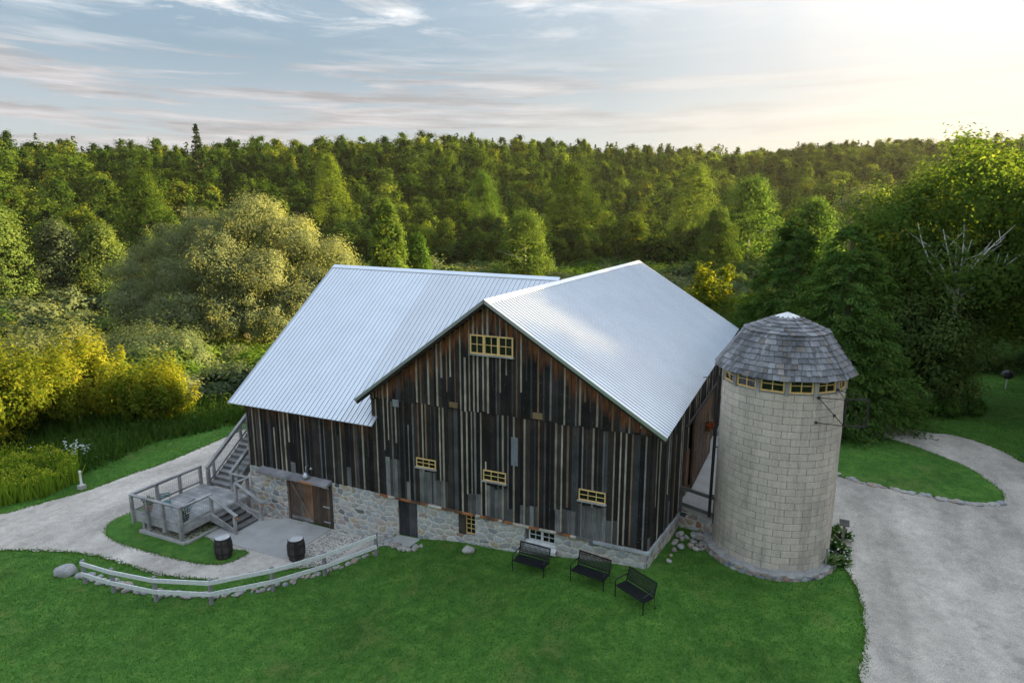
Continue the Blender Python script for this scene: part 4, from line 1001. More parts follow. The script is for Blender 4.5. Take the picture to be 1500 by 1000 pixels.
def clumps(blobs, nclump, nleaf, sig=.16, flat=.6, shell=(.7, 1.02), lump=.18, up=.25, below=-.55, g=rng, core=.10, rise=0.):
    """leaf positions/normals: clumps spread near the surface of each ellipsoid lobe, plus coarse foliage in its core"""
    vol = np.array([b[3] * b[4] + b[3] * b[5] for b in blobs]); cnt = np.maximum(3, (nclump * vol / vol.sum()).astype(int)); PP = []; NN = []; VV = []; CC = []; SS = []
    for b, k in zip(blobs, cnt):
        c = np.array(b[:3]); r = np.array(b[3:6]); d = unit(g.normal(size=(k * 3, 3))); d = d[d[:, 2] > below][:k]; k2 = len(d)
        rad = g.uniform(shell[0], shell[1], (k2, 1)) ** .8
        lm = 1 + lump * np.sin(d[:, :1] * 5 + c[0]) * np.sin(d[:, 1:2] * 5 + c[1] * 2) + lump * .3 * g.normal(size=(k2, 1)).clip(-1.2, .9)
        cc = c + d * rad * r * lm
        m = max(4, nleaf); rr = float(r.mean()); s = sig * rr * g.uniform(.6, 1.35, (k2, 1, 1))
        o = g.normal(size=(k2, m, 3)).clip(-1.8, 1.8) * s * np.array([1, 1, flat]); o[:, :, 2] += rise * s[:, :, 0] * np.abs(g.normal(size=(k2, m))).clip(0, 1.9); p = cc[:, None, :] + o
        nrm = unit((.8 * d[:, None, :] + o / (s * 2) * 1.1 + g.normal(size=(k2, m, 3)) * .33 + np.array([0, 0, up])).reshape(-1, 3))
        PP.append(p.reshape(-1, 3)); NN.append(nrm); VV.append(np.clip(np.repeat(g.uniform(.1, .75, k2), m) + g.normal(size=k2 * m) * .17, 0, 1)); CC.append(cc); SS.append(np.ones(k2 * m))
        nc = int(k2 * m * core)
        if nc:
            q = unit(g.normal(size=(nc, 3))) * g.uniform(.35, .74, (nc, 1)); PP.append(c + q * r); NN.append(unit(q + .5 * g.normal(size=(nc, 3)))); VV.append(g.uniform(0, .35, nc)); SS.append(np.full(nc, 2.6))  # core leaves coloured darker, shade inside the crown put into their tone
    return np.concatenate(PP), np.concatenate(NN), np.concatenate(VV), np.concatenate(CC), np.concatenate(SS)
def limb_mesh(name, trunk, limbs, mat, n=7):
    m = MB(); m.tube(trunk[0], trunk[1], n)
    for pts, rad in limbs: m.tube(pts, rad, 5, cap=False)
    m.f = m.f; me_o = m
    me = bpy.data.meshes.new(name); me.from_pydata(m.v, [], m.f); me.materials.append(mat); me.polygons.foreach_set('use_smooth', np.ones(len(me.polygons), bool)); me.update(); return me
def bent(a, b, k=.12, n=4, g=random):
    a, b = Vector(a), Vector(b); L = (b - a).length; o = Vector((g.uniform(-1, 1), g.uniform(-1, 1), g.uniform(-.3, .6))) * L * k
    return [a.lerp(b, i / n) + o * math.sin(math.pi * i / n) for i in range(n + 1)]
def tree_parts(top, r0, blobs, centers, nl, mat, split=.35, lean=(0, 0)):
    base = Vector((0, 0, -.3)); tip = Vector((lean[0], lean[1], top)); tr = bent(base, tip, .04, 6); rad = [r0 * (1 - .85 * i / 6) for i in range(7)]; limbs = []
    idx = rng.choice(len(centers), min(nl, len(centers)), replace=False)
    for i in idx:
        c = Vector(centers[i]); s = min(.95, max(split, (c.z / top) * random.uniform(.45, .8))); k = s * 6; j = int(k); p = tr[j].lerp(tr[min(j + 1, 6)], k - j)
        limbs.append((bent(p, c, .1), [r0 * .38 * (1 - s * .6) * q for q in (1, .8, .6, .4, .2)]))
    return (tr, rad), limbs
def empty_mesh_obj(name, me, parent=None):
    o = bpy.data.objects.new(name, me); COL.objects.link(o)
    if parent: o.parent = parent
    return o

def merge(leaf, trunk, mat):
    import bmesh
    trunk.polygons.foreach_set('material_index', np.ones(len(trunk.polygons), np.int32)); leaf.materials.append(mat)
    bm = bmesh.new(); bm.from_mesh(leaf); bm.from_mesh(trunk); bm.to_mesh(leaf); bm.free(); return leaf
def round_blobs(h, r, n, z0=.25, seed=0, point=.0):
    g = random.Random(seed); b = []
    for i in range(n):
        t = (i + .5) / n; z = h * (z0 + (1 - z0) * t * .86); k = math.sin(math.pi * (.18 + .78 * t)) ** .8 * (1 - point * t)
        a = i * 2.4 + g.uniform(-.5, .5); o = r * .56 * k * (1 - t * .45); q = r * k * g.uniform(.44, .64)
        b.append((o * math.cos(a), o * math.sin(a), z, q, q, q * g.uniform(.7, 1.0)))
    return b
def cone_clumps(h, r, n, nleaf, droop=.25, z0=.04, power=.9, seed=0, flat=.32, spread=.16):
    g = np.random.default_rng(seed); t = z0 + (1 - z0) * (1 - g.random(n) ** .68) ; t = np.clip(t, z0, .985); a = g.random(n) * 6.283
    R0 = r * (1 - t) ** power * (1 + .18 * np.sin(a * 3 + t * 9)) * g.uniform(.72, 1.08, n) + .12
    inner = g.random(n) < .25; R0 = np.where(inner, R0 * .6, R0)
    c = np.stack([np.cos(a) * R0, np.sin(a) * R0, t * h - droop * R0], 1); dirs = np.stack([np.cos(a), np.sin(a), np.full(n, -droop)], 1)
    s = spread * r * (1 - t * .6)[:, None, None]; o = g.normal(size=(n, nleaf, 3)); along_ = g.normal(size=(n, nleaf, 1))
    p = c[:, None] + o * s * np.array([.55, .55, flat]) + dirs[:, None] * along_ * s * .8
    nrm = unit((dirs[:, None] * .4 + np.array([0, 0, .7]) + g.normal(size=p.shape) * .5).reshape(-1, 3))
    return p.reshape(-1, 3), nrm, np.clip(np.repeat(g.uniform(.1, .7, n), nleaf) + g.normal(size=n * nleaf) * .15, 0, 1), np.repeat(dirs, nleaf, 0), c

def ovoid(h, r, n, nl, seed, point=.3, z0=.1, sig=.13, core=.12):
    g = np.random.default_rng(seed); t = g.random(n) ** .85; a = g.random(n) * 6.283; ph = g.random(4) * 6.28
    prof = np.minimum(1, t / .22) ** .6 * (1 - t) ** (.36 + .34 * point); prof = prof / .88
    lob = 1 + .22 * np.sin(3 * a + ph[0] + 5 * t) + .13 * np.sin(5 * a + ph[1] - 9 * t) + .08 * g.normal(size=n).clip(-1.6, 1.6)
    R_ = r * prof * lob * g.uniform(.78, 1.03, n); z = h * (z0 + (1 - z0) * t) - .12 * R_
    c = np.stack([np.cos(a) * R_, np.sin(a) * R_, z], 1); d = unit(np.stack([np.cos(a), np.sin(a), .25 + 1.3 * t ** 2], 1))
    s_ = (sig * r * g.uniform(.6, 1.4, n))[:, None, None]; o = g.normal(size=(n, nl, 3)).clip(-1.7, 1.7) * s_ * np.array([1, 1, .8]); o[:, :, 2] += .7 * s_[:, :, 0] * np.abs(g.normal(size=(n, nl)))
    nr = unit((.9 * d[:, None] + o / (s_ * 2) * .9 + g.normal(size=(n, nl, 3)) * .35 + np.array([0, 0, .2])).reshape(-1, 3)); P = (c[:, None] + o).reshape(-1, 3)
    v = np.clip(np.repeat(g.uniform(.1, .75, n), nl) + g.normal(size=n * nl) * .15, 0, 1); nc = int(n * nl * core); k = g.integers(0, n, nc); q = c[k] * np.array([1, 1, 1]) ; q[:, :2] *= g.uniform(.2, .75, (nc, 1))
    return np.concatenate([P, q]), np.concatenate([nr, unit(d[k] + .5 * g.normal(size=(nc, 3)))]), np.concatenate([v, g.uniform(0, .3, nc)]), c, np.concatenate([np.ones(len(P)), np.full(nc, 2.6)])  # inner leaves get darker tones in place of shade within the crown
def proto_ovoid(nm, h, r, seed, mat, n=190, nl=22, size=.36, point=.3, z0=.1):
    P, N, v, c, sz = ovoid(h, r, n, nl, seed, point, z0); me = leaf_mesh(nm, P, N, size * sz, M[mat], .75, v); tr, li = tree_parts(h * .85, h * .015, None, c, 8, None); return merge(me, limb_mesh('t', tr, li, None), M['bark'])
# --- prototypes of the forest trees (mesh data shared by the copies)
FOREST = []
def proto_round(nm, h, r, nb, seed, mat, ncl=70, nl=42, size=.42, point=.0, z0=.22, bark='bark'):
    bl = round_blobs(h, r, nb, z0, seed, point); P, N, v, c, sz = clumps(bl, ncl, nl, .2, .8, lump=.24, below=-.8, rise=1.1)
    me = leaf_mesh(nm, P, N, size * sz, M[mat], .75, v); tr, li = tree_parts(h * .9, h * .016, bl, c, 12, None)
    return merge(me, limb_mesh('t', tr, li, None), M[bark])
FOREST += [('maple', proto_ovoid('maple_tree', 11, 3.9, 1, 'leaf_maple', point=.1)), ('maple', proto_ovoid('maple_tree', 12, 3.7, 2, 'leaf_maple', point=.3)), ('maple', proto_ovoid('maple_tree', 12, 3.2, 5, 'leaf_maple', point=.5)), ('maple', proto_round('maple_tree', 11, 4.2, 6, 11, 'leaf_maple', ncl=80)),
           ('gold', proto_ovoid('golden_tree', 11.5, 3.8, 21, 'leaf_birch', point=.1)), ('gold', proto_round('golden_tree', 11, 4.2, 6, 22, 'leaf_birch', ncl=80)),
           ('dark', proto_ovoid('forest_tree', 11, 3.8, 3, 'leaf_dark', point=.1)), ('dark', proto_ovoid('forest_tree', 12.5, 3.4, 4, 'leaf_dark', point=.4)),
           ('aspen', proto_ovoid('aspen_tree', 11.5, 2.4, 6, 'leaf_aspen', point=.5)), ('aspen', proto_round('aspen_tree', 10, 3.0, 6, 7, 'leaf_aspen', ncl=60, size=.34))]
for sd_ in (1, 2):
    P, N, v, dr, c = cone_clumps(12.5, 2.7 + .4 * sd_, 150, 24, .3, seed=sd_); me = leaf_mesh('conifer_tree', P, N, .44, M['leaf_conifer'], .4, v, dr)
    tr, li = tree_parts(12, .17, None, c, 4, None); FOREST.append(('conifer', merge(me, limb_mesh('t', tr, li, None), M['bark'])))
WEIGHTS = {'gold': 2.2, 'maple': 5, 'dark': 3, 'aspen': 1.6, 'conifer': 2.4}
LBL = {'maple': ('maple_tree', 'mid green broadleaf tree with a pointed crown among the hillside forest', 'broadleaf trees of the hillside forest'),
       'dark': ('forest_tree', 'dark green broadleaf tree standing in the shade of the hillside forest', 'dark broadleaf trees of the hillside forest'),
       'gold': ('golden_tree', 'broadleaf tree with a yellow green sunlit crown among the hillside forest', 'golden trees of the hillside forest'),
       'aspen': ('aspen_tree', 'pale green slender aspen standing among darker hillside trees', 'aspens of the hillside forest'),
       'conifer': ('conifer_tree', 'dark green pointed conifer rising among the hillside trees', 'conifers of the hillside forest')}
def forest_edges(az):
    q = float(sst(-10, 35, np.array(az))); return 172 + q * 14, 335 + q * 175
pts = []
gx = np.arange(-420, 260, 6.0); gy = np.arange(20, 560, 6.0); rg = random.Random(21)
for x in gx:
    for y in gy:
        px, py = x + rg.uniform(-2.9, 2.9), y + rg.uniform(-2.9, 2.9); dx, dy = px - CAM[0], py - CAM[1]; r = math.hypot(dx, dy); az = math.degrees(math.atan2(dx, dy)) + 24.8
        if abs(az) > 44: continue
        r0, r1 = forest_edges(az); e0 = r0 - 8 + 9 * mnoise.noise((az * .12, 3, 1))
        if r < e0 or r > r1 + 55: continue
        if r > 300 and rg.random() < .2: continue
        pts.append((r, az, px, py))
pts.sort()
kinds = [k for k, _ in FOREST]
def pick():
    while True:
        i = rg.randrange(len(FOREST))
        if rg.random() < WEIGHTS[kinds[i]] / 5: return i
NEAR = pts[:285]; FAR = pts[285:]
for (r, az, x, y) in NEAR:
    i = pick(); k, me = FOREST[i]; nm, lb, gp = LBL[k]; o = bpy.data.objects.new(nm, me); COL.objects.link(o); s = rg.uniform(.7, 1.3)
    o.location = (x, y, hz(x, y) - .3); w_ = s * rg.uniform(.95, 1.4); o.scale = (w_, w_ * rg.uniform(.9, 1.1), s); o.rotation_euler = (rg.uniform(-.04, .04), rg.uniform(-.04, .04), rg.uniform(0, 6.28)); tag(o, lb, 'tree', gp)
# the rest of the wooded hills reads as one mass
LOW = []
for sd_, (h, r, pt) in enumerate([(11, 4.1, .0), (12, 3.7, .3), (12, 3.3, .55), (10.5, 4.4, 0)]):
    P, N, v, c, sz = ovoid(h, r, 150, 6, 30 + sd_, pt, .08, .14, .16); LOW.append((P, N, v, sz))
P, N, v, dr, c = cone_clumps(13, 3, 130, 6, .3, seed=9); LOW.append((P, N, v, np.ones(len(P))))
MASS = {'distant_golden_trees': ([], [], [], []), 'distant_forest': ([], [], [], []), 'distant_conifers': ([], [], [], [])}
for (r, az, x, y) in FAR:
    u_ = rg.random() + .25 * mnoise.noise((x * .02, y * .02, 7)); dk = u_ > .62; i = rg.choice([0, 1, 2, 4, 4]) if dk else rg.choice([0, 0, 1, 2, 3]); P, N, v, sz = LOW[i]; s = rg.uniform(.6, 1.15); a = rg.uniform(0, 6.28); ca, sa = math.cos(a), math.sin(a); keep = rng.random(len(P)) < min(1, 240 / r + .12)
    w_ = rg.uniform(1.0, 1.5) if i != 4 else 1.1; Rm = np.array([[ca, -sa, 0], [sa, ca, 0], [0, 0, 1]]); p = P[keep] @ Rm.T * s * np.array([w_, w_, rg.uniform(.9, 1.15)]) + np.array([x, y, hz(x, y) - .3])
    PP, NN, VV, SS = MASS['distant_conifers' if dk else 'distant_golden_trees' if rg.random() < .2 else 'distant_forest']
    PP.append(p); NN.append(N[keep] @ Rm.T); VV.append(np.clip(v[keep] * .75 + rg.choice([-.25, -.1, 0, .05, .15, .4]), 0, 1)); SS.append(sz[keep] * (.56 + max(0, r - 200) * .0010))
for nm_, mt_, lb_ in (('distant_forest', 'leaf_maple', 'broadleaf woods on the hills closing the valley'), ('distant_golden_trees', 'leaf_birch', 'paler sunlit crowns scattered through the far woods'), ('distant_conifers', 'leaf_dark', 'dark woods mixed into the far hillside forest')):
    PP, NN, VV, SS = MASS[nm_]; me = leaf_mesh(nm_, np.concatenate(PP), np.concatenate(NN), np.concatenate(SS), M[mt_], .75, np.concatenate(VV)); tag(empty_mesh_obj(nm_, me), lb_, 'forest', kind='stuff')
print('FOREST', len(NEAR), len(FAR), NEAR[-1][0])
# --- single trees with trunk and crown
def tree(name, loc, h, r0, blobs, ncl, nl, size, mat, label, group=None, nlimb=14, bark='bark', sig=.2, aspect=.55, flat=.65, lean=(0, 0), below=-.6, split=.3, cat='tree', shell=(.7, 1.02), lump=.2, sink=0, core=.10, rise=0.):
    t = thing(name, (loc[0], loc[1], hz(*loc) - sink), label, cat, group)
    P, N, v, c, sz = clumps(blobs, ncl, nl, sig, flat, shell, lump, below=below, core=core, rise=rise); sz = np.minimum(sz, 1.7)
    ax = None if not rise else np.array([0, 0, 1.]) + .5 * rng.normal(size=P.shape)
    empty_mesh_obj('crown', leaf_mesh('crown', P, N, size * sz, M[mat], aspect, v, ax), t)
    tr, li = tree_parts(h, r0, blobs, c, nlimb, None, split, lean); empty_mesh_obj('trunk', limb_mesh('trunk', tr, li, M[bark]), t); return t
def cone_tree(name, loc, h, r, n, nl, size, mat, label, seed, droop=.3, z0=.06, power=.8, group=None, spread=.16):
    t = thing(name, (loc[0], loc[1], hz(*loc)), label, 'tree', group); P, N, v, dr, c = cone_clumps(h, r, n, nl, droop, z0, power, seed, spread=spread)
    empty_mesh_obj('crown', leaf_mesh('crown', P, N, size, M[mat], .42, v, dr), t); tr, li = tree_parts(h * .97, h * .018, None, c, 26, None, .12); empty_mesh_obj('trunk', limb_mesh('trunk', tr, li, M['bark']), t); return t
# big willow in the meadow
wl = (-60.6, 37.4)
ca, sa = math.cos(R(24)), math.sin(R(24))
wb = [(-13, 0, 8.2, 4.6, 4.4, 4.0), (-8.6, 0, 11.4, 4.4, 4.4, 3.9), (-3.6, .5, 13.6, 4.2, 4.2, 3.6), (2.6, -.5, 14.9, 4.6, 4.4, 3.8), (7.6, 0, 12.9, 4.4, 4.2, 3.8), (12.2, .5, 9.6, 4.4, 4.4, 3.8), (15.2, 0, 5.6, 3.6, 4, 3.6),
      (-6, -4.5, 8.2, 4.2, 4, 3.6), (-.5, -5.5, 9.8, 4.6, 4.2, 4.0), (5.2, -5, 8.8, 4.6, 4.2, 3.9), (10, -4.5, 5.6, 4.2, 4, 3.4), (-11, -4.5, 4.6, 4.2, 4, 3.2), (-4, -7.5, 4.2, 4.4, 4, 3.4), (2.5, -8, 4.6, 4.4, 4, 3.6), (7.6, -7.5, 3.4, 3.6, 3.6, 2.8), (0, 2, 6, 9, 5, 6), (-12.5, -2, 6.2, 3.4, 3.2, 2.6), (11.5, -3, 7.4, 3.4, 3.2, 2.6), (-1, -3.5, 12.2, 3.6, 3.2, 2.8)]
wb = [((a * ca - b * sa) * .92, (a * sa + b * ca) * .95, c, d * .76, e * .78, f * .82) for a, b, c, d, e, f in wb]
tree('willow_tree', wl, 13, .75, wb, 1400, 130, .26, 'leaf_willow', 'huge spreading silver green willow left of the barn, golden where the sun strikes it', nlimb=60, sig=.19, aspect=.42, split=.08, flat=.85, core=.07, lump=.24)
# golden shrubs by the lane
def shrub(name, loc, r, h, mat, label, ncl, nl, size, group=None, seed=0, bark='bark', nb=5, aspect=.45, sig=.2, cat='shrub', sink=0, shell=(.62, 1.06), rise=1.6):
    g = random.Random(seed); bl = [(0, 0, h * .5, r * .72, r * .72, h * .46)]
    for i in range(nb): a = i * 6.283 / nb + g.uniform(-.4, .4); k = g.uniform(.4, .62); bl.append((r * k * math.cos(a), r * k * math.sin(a), h * g.uniform(.32, .62), r * .45, r * .45, h * g.uniform(.3, .42)))
    return tree(name, loc, h * .8, r * .03, bl, ncl, nl, size, mat, label, group, 18, bark, sig, aspect, .75, below=-.9, split=.04, cat=cat, sink=sink, shell=shell, rise=rise, lump=.28)
shrub('golden_shrub', (-41, 0), 4.6, 5.4, 'leaf_yellow', 'tall bright yellow green shrub at the left edge of the photo behind the goldenrod', 230, 85, .24, seed=1, rise=3.0, sig=.13, nb=7)
shrub('golden_shrub', (-42, 5.6), 3.6, 5.2, 'leaf_yellow', 'yellow tipped shrub right of the tall yellow one at the left edge', 190, 85, .24, seed=2, rise=3.0, sig=.13, nb=7)
shrub('golden_shrub', (-36, 7), 3.0, 3.9, 'leaf_yellow', 'rounded olive green shrub with golden tips above the mown strip beside the lane', 200, 85, .22, seed=3, rise=3.0, sig=.13, nb=7)
shrub('golden_shrub', (-48, 1.5), 4.2, 4.9, 'leaf_yellow', 'yellow green shrub partly cut by the left edge of the photo, farther back', 150, 70, .26, seed=4, rise=3.0, sig=.13, nb=7)
shrub('silver_shrub', (-52, 18.5), 5, 3.6, 'leaf_grey', 'silvery grey green willow bush in front of the big willow, left part', 200, 80, .26, seed=5)
shrub('silver_shrub', (-46.5, 15.5), 3.6, 3.1, 'leaf_grey', 'silvery grey green willow bush directly behind the golden shrubs', 180, 80, .26, seed=6)
shrub('silver_shrub', (-60, 14), 5, 3.8, 'leaf_grey', 'silvery willow bush behind the yellow shrubs at far left', 160, 70, .28, seed=7)
# meadow shrubs: three prototypes, many copies
SHR = []
for k, (mat, size) in enumerate((('leaf_shrub', .30), ('leaf_grey', .32), ('leaf_shrub', .30), ('leaf_fresh', .30), ('leaf_grey', .28))):
    g = random.Random(60 + k); bl = [(0, 0, 1.4, 2.0, 2.0, 1.5)] + [(1.2 * math.cos(i * 1.3), 1.2 * math.sin(i * 1.3), g.uniform(.9, 1.8), 1.25, 1.25, 1.1) for i in range(5)]
    P, N, v, c, sz = clumps(bl, 80, 44, .2, .8, below=-.4, rise=.8); SHR.append(leaf_mesh('meadow_shrub', P, N, size * sz, M[mat], .55, v))
sl = ('round grey green bush in the wet meadow between barn and forest', 'bushes of the wet meadow')
cnt = 0; SHR_P = []
for k in range(4200):
    r = rg.uniform(46, 196); az = rg.uniform(-44, 44); x, y = polar(r, az); r0, _ = forest_edges(az)
    if r > r0 - 3 or (math.hypot(x + 61, y - 37) < 15) or (-28 < x < 6 and y < 30) or (x > 2 and y < 48) or (x > -44 and x < -20 and y < 11): continue
    if mnoise.noise((x * .045, y * .045, 2)) < -.12 and rg.random() < .7: continue
    if any(math.hypot(x - a, y - b) < 3.1 for a, b in SHR_P): continue
    SHR_P.append((x, y)); cnt += 1; i = rg.randrange(5); s = rg.uniform(.75, 1.5) * (1.0 + .75 * min(1, max(0, (r - 95) / 50)))
    o = bpy.data.objects.new('meadow_shrub', SHR[i]); COL.objects.link(o); o.location = (x, y, hz(x, y) - .2); o.scale = (s * rg.uniform(.9, 1.3), s * rg.uniform(.9, 1.3), s * rg.uniform(.55, .85)); o.rotation_euler = (0, 0, rg.uniform(0, 6.28)); tag(o, sl[0], 'shrub', sl[1])
    if cnt >= 292: break
print('SHRUBS', cnt)
# distinct trees along the meadow edge
def spot(r, az): return polar(r, az)
def grow(r, az, h_top, w, nb, seed, pt=0., z0=.15):
    x, y = polar(r, az); h = h_top - hz(x, y); return round_blobs(h, w, nb, z0, seed, pt)
def meadow_tree(name, r, az, ytop, w, mat, label, seed, point=.3, z0=.1, bark='bark', n=300, nl=42, size=.34, limbs=10):
    """single tree at the meadow edge; ytop = photo row its top reaches, turned into a height"""
    x, y = polar(r, az); z = hz(x, y); h = CAM[2] + (317 - ytop) / 951 * r - z; t = thing(name, (x, y, z), label, 'tree')
    P, N, v, c, sz = ovoid(h, w, n, nl, seed, point, z0, .12, .14); empty_mesh_obj('crown', leaf_mesh('crown', P, N, size * sz, M[mat], .7, v), t)
    tr, li = tree_parts(h * .8, h * .013, None, c, limbs, None, .25); empty_mesh_obj('trunk', limb_mesh('trunk', tr, li, M[bark]), t); return t
meadow_tree('poplar_tree', 98, -11.0, 296, 3.0, 'leaf_birch', 'slender sunlit poplar with golden top just above the left roof ridge', 3, .5)
meadow_tree('poplar_tree', 104, -8.4, 345, 2.7, 'leaf_fresh', 'smaller light green poplar right of the slender sunlit poplar behind the roof', 4, .6)
meadow_tree('aspen_tree', 130, -35.3, 326, 4.2, 'leaf_grey', 'pale aspen with several bare white stems at the far left meadow edge', 5, .2, .3, 'bark_birch', limbs=24)
meadow_tree('aspen_tree', 128, -32.6, 330, 4.4, 'leaf_shrub', 'grey green pointed tree right of the white stemmed aspen at far left', 6, .5)
meadow_tree('aspen_tree', 128, -38.6, 308, 5.0, 'leaf_shrub', 'grey green tree touching the left edge of the photo at the meadow edge', 7, .3)
meadow_tree('birch_tree', 150, 20.2, 268, 6.4, 'leaf_birch', 'rounded birch with orange sunlit right side and pale trunks above the right roof', 8, 0, .2, 'bark_birch')
meadow_tree('birch_tree', 140, 17.6, 308, 4.4, 'leaf_birch', 'smaller sunlit round tree left of the orange tinted birch above the right roof', 9, .1)
meadow_tree('birch_tree', 112, 24.9, 300, 4.6, 'leaf_birch', 'sunlit golden tree behind the dark cedars right of the roof', 10, .2)
meadow_tree('willow_tree', 150, 28.4, 286, 7.4, 'leaf_grey', 'pale silvery tree between the cedars and the tall birch in the distance', 11, 0)
meadow_tree('round_tree', 140, 1.1, 314, 5.4, 'leaf_birch', 'rounded tree with olive crown and bare lower twigs above the middle of the roofs', 12, 0, .12, 'bark_birch')
meadow_tree('round_tree', 190, 5.2, 246, 8.4, 'leaf_maple', 'tall rounded forest tree standing above its neighbours behind the gable peak', 13, 0, n=380)
meadow_tree('round_tree', 196, 15.6, 250, 7.4, 'leaf_birch', 'broad tree with a golden sunlit top high among the woods right of the gable', 15, 0, n=340)
meadow_tree('maple_tree', 205, -2.6, 258, 6.4, 'leaf_fresh', 'bright yellow green maple glowing in the middle of the hillside', 14, .5)
meadow_tree('maple_tree', 200, -15.6, 236, 6.4, 'leaf_birch', 'golden topped maple just above the big willow on the hillside', 16, .5)
meadow_tree('maple_tree', 186, -29.5, 262, 7.0, 'leaf_maple', 'broad maple with yellow tips standing left of and above the willow', 17, .3)
cone_tree('spruce_tree', spot(262, -25.4), CAM[2] + (317 - 199) / 951 * 262 - hz(*spot(262, -25.4)), 3.6, 420, 24, .6, 'leaf_conifer', 'lone dark spruce poking above the forest skyline at left', 61)
# yellow saplings behind the barn's right eave
g = random.Random(5)
bl = [(-2, 0, 2.6, 2.6, 2.4, 2.2), (1.5, .5, 2.6, 2.8, 2.4, 2.3), (-.4, 0, 4.6, 1.5, 1.5, 2.2), (.9, 0, 6.0, .5, .5, 2.1), (-.8, .2, 5.6, .55, .5, 2.2), (2.8, 0, 4.4, .6, .6, 1.7)]
tree('poplar_sapling', spot(62, 17.6), 8.4, .12, [tuple(v_ * 1.22 for v_ in b_) for b_ in bl], 230, 70, .26, 'leaf_yellow', 'clump of bright yellow green poplar saplings just behind the right eave of the barn')
shrub('golden_shrub', spot(74, 14.6), 3.4, 4.4, 'leaf_yellow', 'golden bush showing just over the peak of the right roof slope', 120, 60, .26, seed=21)
shrub('green_shrub', spot(58, 20.5), 3.6, 4.8, 'leaf_shrub', 'dark green bush between the barn eave and the cedars', 130, 60, .24, seed=22)
shrub('green_shrub', spot(50, 17.6), 3.0, 4.0, 'leaf_shrub', 'low green bush at the back corner of the barn', 110, 60, .22, seed=23)
# cedars behind the silo
cone_tree('cedar_tree', spot(39.5, 27.7), 11.4, 4.0, 900, 60, .21, 'leaf_cedar', 'large dark green cedar on the lawn island behind the silo, right of the pair', 62, .22, .04, .62, spread=.11)
cone_tree('cedar_tree', spot(46, 23.6), 11.8, 3.9, 850, 58, .22, 'leaf_cedar', 'dark green cedar directly behind the silo, farther back than its neighbour', 63, .22, .04, .66, spread=.11)
# birch and its neighbours on the right
bb = [(-3.4, 0, 10.5, 3, 3, 2.9), (.4, 0, 12.8, 3.6, 3.4, 3.0), (4, 0, 11, 3.2, 3, 3), (-5, 0, 7.4, 2.7, 2.6, 2.6), (5.6, .4, 7.6, 2.8, 2.7, 2.6), (0, -1, 8.4, 3.4, 3, 2.6), (-2, 1.5, 5.6, 3, 2.8, 2.2), (2.5, 1.8, 5.6, 3, 2.8, 2.4)]
birch = tree('birch_tree', (12.9, 25.6), 12.0, .26, bb, 560, 110, .24, 'leaf_birch', 'tall wide birch with bare white limbs showing in its crown at right', bark='bark_birch', nlimb=3, split=.6, sig=.2, shell=(.55, 1.04), core=.05)
bl_ = MB(); gb = random.Random(12); vx = Vector((CAM[0] - 12.9, CAM[1] - 25.6, 0)).normalized(); vs = Vector((-vx.y, vx.x, 0))
bl_.tube([vx * .2 + Vector((0, 0, 3.5)), vx * 1.8 + Vector((0, 0, 5.6)), vx * 2.7 + Vector((0, 0, 7.6))], [.15, .13, .11], 7)
for k in range(11):
    p0 = vx * 2.7 + Vector((0, 0, 6.4 + gb.uniform(0, 1.4))); a_ = -.75 + 1.5 * k / 10 + gb.uniform(-.1, .1); L_ = gb.uniform(2.4, 4.6); p1 = p0 + vs * math.sin(a_) * L_ + Vector((0, 0, math.cos(a_) * L_ + .3)) + vx * gb.uniform(-.5, .3)
    bl_.tube(bent(p0, p1, .1, 4, gb), [.07, .055, .045, .03, .012], 5)
    for q_ in range(2): p2 = p0.lerp(p1, gb.uniform(.4, .8)); bl_.tube([p2, p2 + vs * gb.uniform(-.9, .9) + Vector((0, 0, gb.uniform(.4, 1.2)))], [.035, .012], 4)
bl_.build('limb', M['bark_birch'], birch, smooth=True, local=True)
shrub('green_shrub', spot(45.5, 33.6), 3.0, 7.6, 'leaf_shrub', 'dense leafy thicket of saplings in front of the tall birch', 240, 75, .22, seed=24, sig=.18)
shrub('green_shrub', spot(46, 31.0), 2.6, 6.0, 'leaf_shrub', 'leafy green sapling between the big cedar and the birch thicket', 160, 70, .22, seed=25)
def mt(loc, h, r, seed, label, mat='leaf_maple', z0=.3, pt=.1, size=.30):
    t = thing('maple_tree', (loc[0], loc[1], hz(*loc)), label, 'tree'); P, N, v, c, sz = ovoid(h, r, 520, 46, seed, pt, z0 * .8, .11, .12); empty_mesh_obj('crown', leaf_mesh('crown', P, N, size * sz, M[mat], .7, v), t)
    tr, li = tree_parts(h * .85, h * .017, None, c, 22, None, .3); empty_mesh_obj('trunk', limb_mesh('trunk', tr, li, M['bark']), t); return t
mt(spot(66, 39.8), 16.5, 5.6, 41, 'tall maple at the right edge whose grey trunk shows above the lawn', z0=.38)
mt(spot(70, 35.8), 14, 5.0, 42, 'dark maple behind the birch at right', 'leaf_maple')
mt(spot(84, 40.6), 18.2, 5.0, 43, 'tall sunlit maple whose golden top rises at the right edge of the skyline', 'leaf_maple')
mt(spot(82, 33.8), 10.5, 4.6, 44, 'rounded dark tree between the birch and the distant silvery tree', 'leaf_dark')
